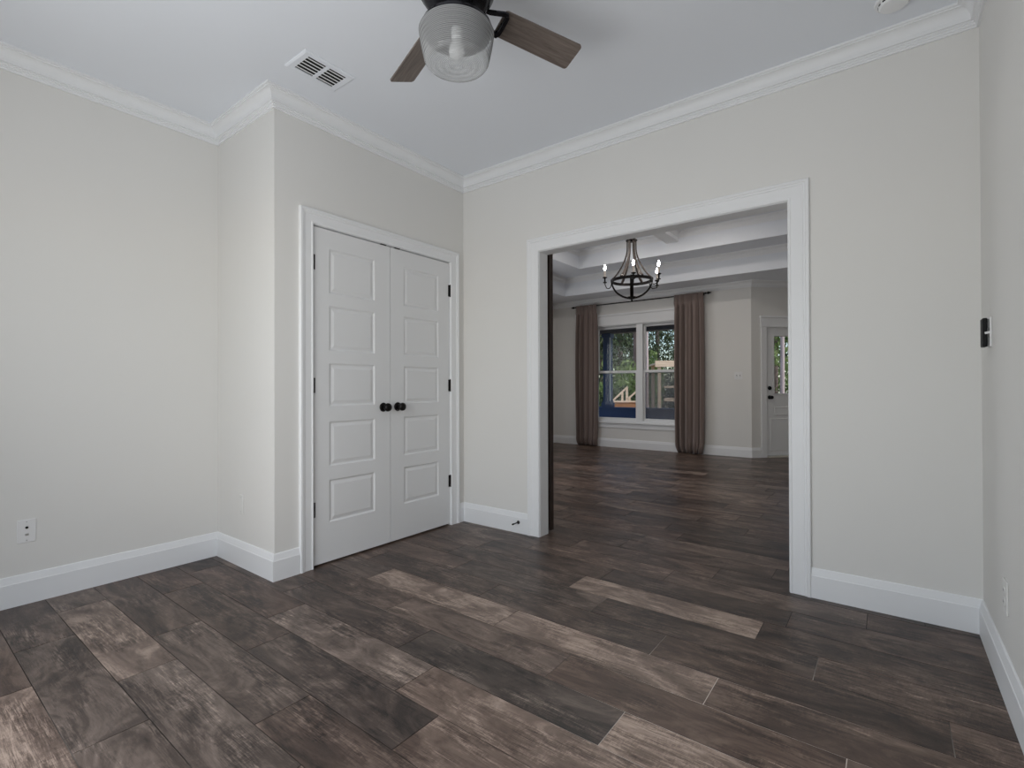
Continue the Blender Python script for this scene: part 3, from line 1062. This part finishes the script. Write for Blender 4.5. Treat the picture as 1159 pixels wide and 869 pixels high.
# ------------------------------------------------------------------ ceiling vent, smoke detector
vent = tag(empty('ceiling_vent', (-2.366, 1.461, ZC)), 'white louvred air vent in the ceiling above the closet corner', 'vent')
VX, VY = 0.100, 0.144
bm = bmesh.new()
ring = [(VX, VY, 0), (VX, VY, -0.003), (VX - 0.010, VY - 0.010, -0.008), (VX - 0.032, VY - 0.036, -0.007), (VX - 0.032, VY - 0.036, -0.002)]
prev = None
for a, b_, z in ring:
    cur = [bm.verts.new(p) for p in ((-a, -b_, z), (a, -b_, z), (a, b_, z), (-a, b_, z))]
    if prev:
        for k in range(4):
            bm.faces.new((prev[k], prev[(k + 1) % 4], cur[(k + 1) % 4], cur[k]))
    prev = cur
box(bm, -(VX - 0.032), VX - 0.032, -0.009, 0.009, -0.008, -0.003)
obj('frame', bm, M_CEIL, vent, recalc=True)
bm = bmesh.new(); box(bm, -(VX - 0.03), VX - 0.03, -(VY - 0.036), VY - 0.036, -0.0025, -0.0005)
tag(obj('duct_opening', bm, M_HOLE, vent), 'dark opening behind the louvres')
for side in (-1, 1):
    for k in range(5):
        bm = bmesh.new()
        xx = -0.052 + 0.026 * k
        ya, yb = sorted((side * 0.009, side * (VY - 0.036)))
        M = Matrix.Translation((xx, 0, -0.0058)) @ Matrix.Rotation(math.radians(14), 4, 'Y')
        box(bm, -0.0060, 0.0060, ya, yb, -0.0006, 0.0006, M)
        obj('louvre', bm, M_TRIM, vent)

smk = tag(empty('smoke_detector', (0.030, 2.685, ZC)), 'round white smoke detector on the ceiling at the top edge', 'smoke detector')
bm = bmesh.new()
lathe(bm, [(0, 0), (0.068, 0), (0.070, -0.005), (0.067, -0.010), (0.060, -0.012), (0, -0.012)], 40)
obj('base', bm, M_TRIM, smk, smooth=True)
bm = bmesh.new()
lathe(bm, [(0, -0.012), (0.055, -0.012), (0.054, -0.021), (0.049, -0.027), (0.030, -0.030), (0, -0.031)], 40)
obj('cover', bm, M_TRIM, smk, smooth=True)
for k in range(14):
    bm = bmesh.new()
    a = 2 * PI * k / 14
    box(bm, -0.001, 0.001, -0.006, 0.006, -0.003, 0.003, Matrix.Rotation(a, 4, 'Z') @ Matrix.Translation((0.0545, 0, -0.0165)))
    tag(obj('slot', bm, M_HOLE, smk), 'dark sensing slot')


# ------------------------------------------------------------------ wall plates: outlets and switches
def plate(name, loc, rotz, label, cat, w=0.070, h=0.115, m=None):
    e = tag(empty(name, loc, rotz), label, cat)              # local: x across, +y out of the wall, z up
    bm = bmesh.new()
    box(bm, -w / 2, w / 2, 0.0, 0.006, -h / 2, h / 2)
    obj('cover_plate', bm, m or M_PLATE, e, bevel=0.0025)
    return e


def screw(e, x, z, y=0.006):
    bm = bmesh.new()
    lathe(bm, [(0, 0), (0.003, 0), (0.0028, 0.0012), (0, 0.0015)], 12, Matrix.Translation((x, y, z)) @ Matrix.Rotation(-PI / 2, 4, 'X'))
    obj('screw', bm, M_STEEL, e, smooth=True)


# jack plate on the left wall: coax and phone sockets
e = plate('wall_jack', (XL, 0.506, 0.362), -PI / 2, 'white wall plate with a black jack hole low on the left wall', 'wall jack')
bm = bmesh.new(); lathe(bm, [(0, 0), (0.0060, 0), (0.0058, 0.004), (0.003, 0.004), (0, 0.004)], 16, Matrix.Translation((0, 0.006, 0.018)) @ Matrix.Rotation(-PI / 2, 4, 'X'))
tag(obj('jack', bm, M_BLACK, e, smooth=True), 'black round jack')
bm = bmesh.new(); box(bm, -0.007, 0.007, 0.006, 0.009, -0.022, -0.012)
tag(obj('jack', bm, M_STEEL, e, bevel=0.001), 'small grey socket')
screw(e, 0, 0.046); screw(e, 0, -0.046)


def receptacle(e):
    for s in (1, -1):
        bm = bmesh.new()
        lathe(bm, [(0, 0), (0.0165, 0), (0.0165, 0.0025), (0, 0.0025)], 24, Matrix.Translation((0, 0.006, 0.020 * s)) @ Matrix.Rotation(-PI / 2, 4, 'X'))
        r = obj('socket', bm, M_PALEP, e)
        for sx in (-0.006, 0.006):
            bm = bmesh.new(); box(bm, sx - 0.001, sx + 0.001, 0.0085, 0.0089, 0.020 * s - 0.002, 0.020 * s + 0.006)
            obj('slot', bm, M_HOLE, r)
    screw(e, 0, 0)


e = plate('blank_wall_plate', (-3.122, YC, 0.372), PI, 'slim blank plate painted like the wall, low on the narrow closet side wall', 'wall plate', w=0.046, m=M_PALEP)
screw(e, 0, 0.042); screw(e, 0, -0.042)
e = plate('power_outlet', (XR, 2.415, 0.343), PI / 2, 'pale power outlet low on the right wall near the corner, seen edge on', 'outlet', m=M_PALEP)
receptacle(e)

# switch with a black fan control on the right wall
e = plate('wall_switch', (XR, 2.715, 1.290), PI / 2, 'white wall switch with a black cover at the corner of the right wall', 'switch', w=0.075, h=0.118)
bm = bmesh.new()
box(bm, -0.030, 0.030, 0.0115, 0.0265, -0.059, 0.055)
tag(obj('control_cover', bm, M_BLACK, e, bevel=0.004, segs=3), 'black protruding control cover')
for zz in (-0.036, 0.034):
    bm = bmesh.new()
    box(bm, -0.022, 0.022, 0.006, 0.012, zz - 0.018, zz + 0.018)
    tag(obj('mount', bm, M_STEEL, e, bevel=0.003), 'grey metal mount')
bm = bmesh.new()
box(bm, -0.004, 0.004, 0.003, 0.021, -0.006, 0.003, Matrix.Translation((-0.0345, 0, 0)) @ Matrix.Rotation(math.radians(-12), 4, 'X'))
tag(obj('toggle', bm, M_PLATE, e, bevel=0.002), 'white toggle lever')

# double switch on the far wall
e = plate('wall_switch', (-1.812, YF, 1.235), PI, 'white double switch plate on the far wall, right of the curtain', 'switch', w=0.115, h=0.115)
for sx in (-0.023, 0.023):
    bm = bmesh.new()
    box(bm, sx - 0.0055, sx + 0.0055, 0.006, 0.0075, -0.012, 0.012)
    r = obj('switch_slot', bm, M_HOLE, e)
    bm = bmesh.new()
    box(bm, sx - 0.004, sx + 0.004, 0.006, 0.018, -0.009, 0.001)
    obj('toggle', bm, M_PLATE, r, bevel=0.001)
    screw(e, sx, 0.030); screw(e, sx, -0.030)

# door stop on the baseboard
ds = tag(empty('door_stop', (-2.172, YB - 0.015, 0.080)), 'small black door stop screwed to the baseboard beside the opening', 'door stop')
bm = bmesh.new()
MS = Matrix.Rotation(PI / 2, 4, 'X')
lathe(bm, [(0, 0), (0.013, 0), (0.013, 0.004), (0.009, 0.009), (0.0045, 0.011), (0.0042, 0.058), (0, 0.058)], 18, MS)
obj('stem', bm, M_BRONZE, ds, smooth=True)
bm = bmesh.new()
lathe(bm, [(0, 0.056), (0.0060, 0.056), (0.0064, 0.062), (0.0060, 0.074), (0.004, 0.077), (0, 0.078)], 16, MS)
tag(obj('bumper', bm, M_BLACK, ds, smooth=True), 'black rubber bumper')

# ------------------------------------------------------------------ sliding barn door on the far side of the opening
bd = tag(empty('door_4', (O0 - 0.002, YB + WT + 0.034, 0.014)), 'dark wooden sliding barn door parked beyond the opening, only its edge showing', 'door', kind='structure')
BW, BH = 0.86, 2.10
bm = bmesh.new()
for k in range(6):
    xa = -BW + k * BW / 6
    box(bm, xa + 0.001, xa + BW / 6 - 0.001, 0, 0.026, 0, BH)
obj('plank_panel', bm, M_BARN, bd, bevel=0.002)
for za in (0.0, 0.98, BH - 0.14):
    bm = bmesh.new()
    box(bm, -BW + 0.11, -0.11, 0.0265, 0.045, za, za + 0.14)
    obj('rail', bm, M_BARN, bd, bevel=0.002)
for xa in (-BW, -0.11):
    bm = bmesh.new()
    box(bm, xa, xa + 0.11, 0.0265, 0.045, 0, BH)
    obj('stile', bm, M_BARN, bd, bevel=0.002)
for xa in (-BW + 0.12, -0.12):
    bm = bmesh.new()
    box(bm, xa - 0.02, xa + 0.02, 0.0455, 0.051, BH - 0.18, BH + 0.125)
    lathe(bm, [(0, -0.012), (0.035, -0.012), (0.030, 0), (0.035, 0.012), (0, 0.012)], 24, Matrix.Translation((xa, 0.028, BH + 0.1085)) @ Matrix.Rotation(PI / 2, 4, 'X'))
    tag(obj('hanger', bm, M_SHEET, bd, smooth=True), 'black iron strap hanger with wheel')
rl = tag(empty('barn_door_track', (0, YB + WT, 2.150)), 'black iron track carrying the barn door above the opening', 'track')
bm = bmesh.new()
box(bm, -3.0, O1 + 0.1, 0.058, 0.066, 0.0, 0.040)
obj('bar', bm, M_SHEET, rl)
for xx in (-2.9, -2.2, -1.3, -0.45):
    bm = bmesh.new()
    lathe(bm, [(0, 0), (0.010, 0), (0.010, 0.058), (0, 0.058)], 14, Matrix.Translation((xx, 0, 0.020)) @ Matrix.Rotation(-PI / 2, 4, 'X'))
    obj('spacer', bm, M_SHEET, rl, smooth=True)

# ------------------------------------------------------------------ chandelier
ch = tag(empty('chandelier', (CX, CY, 3.115)), 'dark barrel stave chandelier with lit candle bulbs hanging beyond the opening', 'chandelier')
zz = lambda z: z - 3.115
bm = bmesh.new(); lathe(bm, [(0, 0), (0.065, 0), (0.065, -0.008), (0.050, -0.022), (0.012, -0.028), (0, -0.028)], 32)
obj('canopy', bm, M_BRONZE, ch, smooth=True)
bm = bmesh.new()
zc = -0.028
k = 0
while zc - 0.034 > zz(2.870):                                 # chain links, alternately turned
    pts = []
    for s in range(12):
        a = 2 * PI * s / 12
        u, v = 0.0095 * math.cos(a), 0.021 * math.sin(a)
        pts.append((u, 0, zc - 0.019 + v) if k % 2 == 0 else (0, u, zc - 0.019 + v))
    tube(bm, pts, 0.0022, 6, closed=True)
    zc -= 0.033
    k += 1
tube(bm, [(0, 0, zc + 0.006), (0, 0, zz(2.855))], 0.004, 8)
obj('chain', bm, M_BRONZE, ch, smooth=True)
bm = bmesh.new()
lathe(bm, [(0, zz(2.872)), (0.008, zz(2.872)), (0.013, zz(2.862)), (0.008, zz(2.850)), (0.012, zz(2.836)), (0.066, zz(2.828)), (0.068, zz(2.812)), (0.060, zz(2.806)), (0, zz(2.806))], 32)
obj('cap', bm, M_BRONZE, ch, smooth=True)
RINGR, RINGZ, BOTZ = 0.232, 2.338, 2.128
bm = bmesh.new()
tube(bm, [(RINGR * math.cos(2 * PI * s / 48), RINGR * math.sin(2 * PI * s / 48), zz(RINGZ)) for s in range(48)], 0, flat=(0.010, 0.034), closed=True, up=(0, 0, 1))
obj('ring', bm, M_BRONZE, ch)
# heading of the viewer seen from the chandelier, so the staves stand as in the photograph
hd = math.atan2(-CY, -CX)
for k in range(4):
    a = hd + k * PI / 2
    c, s = math.cos(a), math.sin(a)
    pts = []
    for i in range(15):                                       # half hoop under the ring
        t = i / 14 * PI / 2
        pts.append(((RINGR + 0.006) * math.cos(t) * c, (RINGR + 0.006) * math.cos(t) * s, zz(RINGZ + 0.02 - (RINGZ + 0.02 - BOTZ) * math.sin(t))))
    bm = bmesh.new(); tube(bm, pts, 0, flat=(0.018, 0.040), up=(-s, c, 0))
    obj('lower_stave', bm, M_BRONZE, ch)
for k in range(6):
    a = hd + (k + 0.5) * PI / 3
    c, s = math.cos(a), math.sin(a)
    pts = []
    for i in range(19):                                       # bell curve from the cap to the ring
        t = i / 18
        r = 0.050 + 0.008 * t + 0.180 * max(0, (t - 0.22) / 0.78) ** 1.75
        z = 2.812 - (2.812 - RINGZ) * t
        if t > 0.86:
            z += 0.018 * ((t - 0.86) / 0.14)
        pts.append((r * c, r * s, zz(z)))
    bm = bmesh.new(); tube(bm, pts, 0, flat=(0.015, 0.026), up=(-s, c, 0))
    obj('upper_stave', bm, M_CHW, ch)
bm = bmesh.new()
lathe(bm, [(0, zz(2.146)), (0.052, zz(2.144)), (0.055, zz(2.130)), (0.030, zz(2.118)), (0.010, zz(2.114)), (0.013, zz(2.102)), (0.008, zz(2.092)), (0, zz(2.088))], 28)
obj('finial', bm, M_BRONZE, ch, smooth=True)
for phi, re, dz in ((4, 0.290, -0.014), (61, 0.345, -0.012), (119, 0.340, -0.022), (269, 0.315, 0.014)):
    a = hd + math.radians(phi)                                # phi is measured from the viewer's side, growing towards the right
    c, s = math.cos(a), math.sin(a)
    ra = RINGR + 0.005
    pts = [(ra, 2.345), (ra + 0.002, 2.305), (ra + 0.15 * (re - ra), 2.272), (ra + 0.42 * (re - ra), 2.256), (ra + 0.75 * (re - ra), 2.264), (re - 0.002, 2.292 + dz), (re, 2.325 + dz)]
    bm = bmesh.new(); tube(bm, [(r * c, r * s, zz(z)) for r, z in pts], 0.0055, 8)
    arm = obj('arm', bm, M_BRONZE, ch, smooth=True)
    T = Matrix.Translation((re * c, re * s, dz))
    bm = bmesh.new()
    lathe(bm, [(0, zz(2.312)), (0.020, zz(2.314)), (0.024, zz(2.322)), (0.010, zz(2.328)), (0.009, zz(2.366)), (0.026, zz(2.374)), (0.029, zz(2.382)), (0.018, zz(2.386)), (0, zz(2.386))], 20, T)
    obj('candle_cup', bm, M_BRONZE, arm, smooth=True)
    bm = bmesh.new()
    lathe(bm, [(0, zz(2.386)), (0.012, zz(2.386)), (0.012, zz(2.462)), (0.008, zz(2.466)), (0, zz(2.466))], 16, T)
    tag(obj('candle_sleeve', bm, M_SLEEVE, arm, smooth=True), 'pale candle sleeve')
    bm = bmesh.new()
    lathe(bm, [(0, zz(2.466)), (0.007, zz(2.467)), (0.012, zz(2.480)), (0.014, zz(2.493)), (0.011, zz(2.510)), (0.004, zz(2.528)), (0, zz(2.534))], 16, T)
    tag(obj('bulb', bm, M_FLAME, arm, smooth=True), 'glowing candle bulb')

# ------------------------------------------------------------------ curtain rod and curtains
RY, RZ = YF - 0.085, 2.535
rod = tag(empty('curtain_rod', (-3.435, RY, RZ)), 'black curtain rod with spear finials above the far window', 'curtain rod')
RX = 1.165
bm = bmesh.new(); lathe(bm, [(0, -RX), (0.0095, -RX), (0.0095, RX), (0, RX)], 14, Matrix.Rotation(PI / 2, 4, 'Y'))
obj('pole', bm, M_SHEET, rod, smooth=True)
for sg in (-1, 1):
    bm = bmesh.new()
    lathe(bm, [(0, -0.004), (0.014, -0.004), (0.016, 0.004), (0.011, 0.010), (0.010, 0.024), (0.019, 0.034), (0.021, 0.044), (0.013, 0.062), (0.006, 0.085), (0, 0.095)], 16, Matrix.Translation((sg * RX, 0, 0)) @ Matrix.Rotation(sg * PI / 2, 4, 'Y'))
    obj('finial', bm, M_SHEET, rod, smooth=True)
    bm = bmesh.new()
    bx = sg * (RX - 0.045)
    box(bm, bx - 0.010, bx + 0.010, 0.080, 0.085, -0.020, 0.030)
    box(bm, bx - 0.006, bx + 0.006, -0.004, 0.081, -0.0185, -0.0095)
    obj('bracket', bm, M_SHEET, rod, bevel=0.001)


def curtain(x0, x1, seed, nf, label, bulge, pinch):
    rnd = random.Random(seed)
    ph = [rnd.uniform(-0.5, 0.5) for _ in range(4)]
    nu, nv = 120, 70
    w = x1 - x0
    xm = (x0 + x1) / 2
    bm = bmesh.new()
    grid = []
    top, bot = RZ + 0.018, 0.004
    for j in range(nv + 1):
        t = j / nv                                            # 0 at the top
        z = top + (bot - top) * t
        low = max(0.0, (t - 0.93) / 0.07)                     # gathered hem
        row = []
        for i in range(nu + 1):
            u = i / nu
            fold = math.sin(2 * PI * (nf * u + 0.22 * math.sin(2 * PI * u + ph[0]) + 0.10 * t * math.sin(3 * u + ph[1])))
            fold2 = math.sin(2 * PI * (nf * 2.3 * u + ph[2]) + 2 * t)
            amp = 0.020 + 0.024 * min(1, t * 5)
            amp *= (1 + 0.35 * math.sin(7 * u + ph[3]))
            pl = 2 * abs(math.sin(PI * (nf * u + 0.20 * math.sin(2 * PI * u + ph[0]) + 0.08 * t * math.sin(3 * u + ph[1])))) ** 0.75 - 1
            y = RY - 0.010 - (amp * 0.95 * pl + 0.005 * fold2)
            if t < 0.06:
                y = RY - 0.026 - 0.010 * pl
            wid = w * (1 + bulge * math.sin(PI * min(1, t / 0.93)) - pinch * low ** 1.5)
            x = xm + (u - 0.5) * wid + 0.006 * math.sin(2 * PI * nf * u + 1.2)
            y -= 0.020 * math.sin(PI * low) * (0.6 + 0.4 * fold2)
            y += 0.030 * low * low
            zz_ = z + 0.012 * low * (0.5 + 0.5 * math.sin(2 * PI * nf * u + ph[1]))
            row.append(bm.verts.new((x - xm, y - RY, zz_)))
        grid.append(row)
    for j in range(nv):
        for i in range(nu):
            bm.faces.new((grid[j][i], grid[j][i + 1], grid[j + 1][i + 1], grid[j + 1][i]))
    o = obj('curtain', bm, M_FABRIC, loc=(xm, RY, 0), smooth=False, recalc=False)
    for p in o.data.polygons:
        p.use_smooth = True
    md = o.modifiers.new('thickness', 'SOLIDIFY')
    md.thickness = 0.003
    tag(o, label, 'curtain')
    return o


curtain(-4.585, -4.165, 3, 5.0, 'taupe curtain on the left side of the far window', 0.10, 0.10)
curtain(-2.765, -2.300, 8, 5.0, 'taupe curtain on the right side of the far window, gathered at the floor', 0.04, 0.16)

# ------------------------------------------------------------------ outside: porch, garden
bm = bmesh.new(); box(bm, -60, 40, 10.75, 90, -0.55, -0.35)
gm = painted('leaf_litter_ground', (0.22, 0.17, 0.11), 0.9, bump=0.3, scale=8, mottling=0.3)
struct(obj('ground', bm, gm))
bm = bmesh.new(); box(bm, -9.0, -1.75, YF + 0.15, 10.75, -0.15, -0.02); struct(obj('porch_floor', bm, M_BLUED))
bm = bmesh.new(); box(bm, -9.2, -2.2, YF + 0.14, 11.0, 2.58, 2.66); struct(obj('porch_ceiling', bm, M_PORCHC))
bm = bmesh.new(); box(bm, -9.2, -2.2, 10.45, 10.65, 2.30, 2.58); struct(obj('porch_beam', bm, M_PORCHC))
bm = bmesh.new(); box(bm, -9.0, -2.2, 10.42, 10.60, -0.02, 0.56); box(bm, -9.02, -2.18, 10.39, 10.63, 0.56, 0.60); struct(obj('porch_wall', bm, M_BLUED))
pc = tag(empty('porch_column', (-5.18, 10.51, 0.60)), 'blue square porch column standing outside the window', 'column')
bm = bmesh.new(); box(bm, -0.085, 0.085, -0.085, 0.085, 0.0, 1.70)
obj('shaft', bm, M_BLUE, pc, bevel=0.01)
bm = bmesh.new(); box(bm, -0.12, 0.12, -0.105, 0.105, 0.0, 0.10); box(bm, -0.10, 0.10, -0.095, 0.095, 0.10, 0.14)
obj('plinth', bm, M_BLUE, pc, bevel=0.006)
bm = bmesh.new(); box(bm, -0.11, 0.11, -0.10, 0.10, 1.60, 1.70)
obj('capital', bm, M_BLUE, pc, bevel=0.006)
bm = bmesh.new(); box(bm, 0.0855, 0.105, -0.090, -0.070, 0.141, 1.598)
tag(obj('corner_strip', bm, M_TRIM, pc), 'white strip on the edge')


def cyl_tree(x, y, h, r, crown, label, lm, cat='tree', name='tree', group=None, trunk=True, lean=0.0, n=700, leaf=0.11, tr_mat=None):
    """crown: list of blobs (dx, dy, z, rx, rz) filled with small leaf blades"""
    e = tag(empty(name, (x, y, -0.36)), label, cat, group)
    rnd = random.Random(int(abs(x * 131 + y * 17)))
    if trunk:
        bm = bmesh.new()
        pts, rr = [], []
        for i in range(9):
            t = i / 8
            pts.append((lean * t * h + 0.03 * math.sin(5 * t), 0.03 * math.cos(4 * t), t * h))
            rr.append(r * (1 - 0.55 * t) * (1.25 if i == 0 else 1))
        tube(bm, pts, rr, 12)
        obj('trunk', bm, tr_mat or M_BARK, e, smooth=True)
    bm = bmesh.new()
    for k in range(n):
        b = crown[k % len(crown)]
        while True:
            p = Vector((rnd.uniform(-1, 1), rnd.uniform(-1, 1), rnd.uniform(-1, 1)))
            if p.length < 1:
                break
        c = Vector((b[0] + p.x * b[3], b[1] + p.y * b[3], b[2] + p.z * b[4]))
        s = leaf * rnd.uniform(0.6, 1.5)
        R_ = Euler((rnd.uniform(0, 6), rnd.uniform(0, 6), rnd.uniform(0, 6))).to_matrix()
        vs = [bm.verts.new(c + R_ @ Vector(q) * s) for q in ((-1, 0, 0), (-0.2, -0.42, 0.05), (1, 0, 0), (-0.2, 0.42, 0.05))]
        bm.faces.new(vs)
    obj('foliage', bm, lm, e, recalc=False)
    return e


# the line of sight through the window leads about 30 degrees left of +y
def at(px, depth):
    """ground point seen at photo column px, `depth` metres in front of the camera"""
    k = (px - 579.5) / 560.04
    return (_F.x + _R2.x * k) * depth, (_F.y + _R2.y * k) * depth


for px, dep, h, r, crown, lb, lm, n in (
        (731, 19.0, 9.0, 0.085, [(0.3, 0, 6.0, 0.9, 1.0)], 'tall tree with a pale straight trunk, seen through the right sash', M_LEAF, 300),
        (719.5, 27.5, 10.0, 0.20, [(0, 0, 7.0, 1.2, 1.2)], 'tall dark trunked tree beside the window mullion', M_NEEDLE, 300),
        (702, 32.0, 11.0, 0.2, [(0.3, 0, 1.7, 1.9, 1.5), (0.6, 0, 3.6, 1.9, 1.4), (-0.7, 0, 5.2, 1.7, 1.7)], 'dense dark tree behind the deck stairs', M_NEEDLE, 3600),
        (681, 37.5, 11.0, 0.2, [(0, 0, 2.8, 2.0, 2.0), (0.5, 0, 5.4, 2, 2)], 'bright leafy tree beyond the porch column', M_LEAF, 1800),
        (744, 40.0, 12.0, 0.2, [(0.8, 0, 3.2, 1.9, 1.6), (0, 0, 5.6, 1.9, 1.8)], 'needled tree rising behind the pergola', M_NEEDLE, 2000),
        (714, 44.0, 12.0, 0.2, [(0, 0, 3.0, 2.4, 2.2), (0, 0, 6.2, 2.2, 2.0)], 'pale hazy tree farthest back behind the mullion', M_PALE, 1600),
        (766, 45.0, 12.0, 0.2, [(0, 0, 3.4, 2.3, 2.0), (-0.4, 0, 6.4, 2.2, 1.8)], 'pale hazy tree behind the right curtain edge', M_PALE, 1600),
        (672, 50.0, 12.0, 0.2, [(0, 0, 3.4, 2.6, 2.4), (0, 0, 6.8, 2.4, 2.0)], 'pale tree half hidden by the left curtain', M_PALE, 1500),
        (884.5, 15.0, 9.0, 0.07, [(0.3, 0.3, 6.2, 1.0, 1.0)], 'pale trunk tree standing outside the garden door', M_LEAF, 400),
        (876, 21.0, 9.0, 0.15, [(0, 0, 2.4, 1.6, 1.6), (0.3, 0, 4.6, 1.5, 1.5)], 'green leafy tree beyond the garden door', M_LEAF, 1500),
        (900, 27.5, 9.0, 0.15, [(0, 0, 2.6, 2.5, 2.1), (0.3, 0, 5.4, 2.3, 1.9)], 'dark tree filling the garden door glass', M_NEEDLE, 3000)):
    x, y = at(px, dep)
    cyl_tree(x, y, h, r, crown, lb, lm, n=n, leaf=0.13, group='trees in the garden', tr_mat=M_PBARK if 'pale' in lb and 'trunk' in lb else None)
for px, dep, w, h, lb, lm in (
        (680, 24.5, 0.7, 1.5, 'green bush at the edge of the left sash', M_LEAF), (711, 25.5, 0.75, 2.6, 'bright green bush left of the mullion', M_LEAF), (698, 20.5, 0.85, 1.35, 'dark bush behind the deck stairs', M_NEEDLE),
        (739, 23.0, 0.5, 2.8, 'tall light green bush right of the pale trunk', M_LEAF), (753, 30.0, 1.0, 1.8, 'dark low bush behind the pergola', M_NEEDLE), (770, 27.0, 0.8, 1.6, 'dark bush at the right curtain edge', M_NEEDLE)):
    x, y = at(px, dep)
    cyl_tree(x, y, 0.5, 0.05, [(0, 0, h * 0.55, w, h * 0.55)], lb, lm, cat='bush', name='bush', group='bushes in the garden', trunk=False, n=900, leaf=0.10)

# timber deck with stair rail, seen through the left sash
x, y = at(708, 15.5)
HD = math.radians(37 - 8)
dk = tag(empty('timber_deck', (x, y, -0.36), HD), 'low orange timber deck with a pale sloping stair rail in the garden', 'deck')
bm = bmesh.new()
for k in range(4):
    box(bm, -0.36, 0.36, -0.02, 0.02, 0.52 + k * 0.105, 0.615 + k * 0.105)
box(bm, -0.36, 0.36, 0.02, 1.4, 0.88, 0.93)
for xx in (-0.33, 0.33):
    for yy in (0.06, 1.3):
        box(bm, xx - 0.04, xx + 0.04, yy - 0.04, yy + 0.04, 0.0, 0.88)
tag(obj('deck_box', bm, M_DECKW, dk), 'orange brown boards')
bm = bmesh.new()
box(bm, -0.40, 0.40, -0.06, 0.02, 0.945, 0.985)
obj('edge_board', bm, M_TIMBER, dk)
for xa, xb, za, zb in ((-0.38, 0.06, 1.00, 1.42), (0.08, 0.42, 1.05, 1.36)):
    bm = bmesh.new()
    tube(bm, [(xa, 0, za), (xb, 0, zb)], 0, flat=(0.05, 0.09), up=(0, 1, 0))
    obj('stair_rail', bm, M_TIMBER, dk)
for xx, hz in ((0.04, 1.40), (-0.10, 1.25), (0.12, 1.12)):
    bm = bmesh.new(); box(bm, xx - 0.03, xx + 0.03, -0.03, 0.03, 0.985, hz)
    obj('post', bm, M_TIMBER, dk)
# timber pergola, seen through the right sash
x, y = at(757, 16.0)
pg = tag(empty('timber_pergola', (x, y, -0.36), HD), 'raw timber pergola with a flat roof edge and rails in the garden', 'pergola')
bm = bmesh.new()
box(bm, -0.42, 1.6, -0.05, 1.6, 2.14, 2.20)
box(bm, -0.44, 1.62, -0.10, -0.05, 2.06, 2.26)
obj('roof', bm, M_TIMBER, pg, bevel=0.005)
for xx, yy in ((-0.30, 0), (0.85, 0), (-0.30, 1.5), (0.85, 1.5)):
    bm = bmesh.new(); box(bm, xx - 0.05, xx + 0.05, yy - 0.05, yy + 0.05, 0, 2.14)
    obj('post', bm, M_TIMBER, pg)
for za, zb in ((1.38, 1.45), (0.95, 1.06)):
    bm = bmesh.new(); box(bm, -0.15, 0.80, -0.045, 0.0, za, zb)
    obj('rail', bm, M_TIMBER, pg)
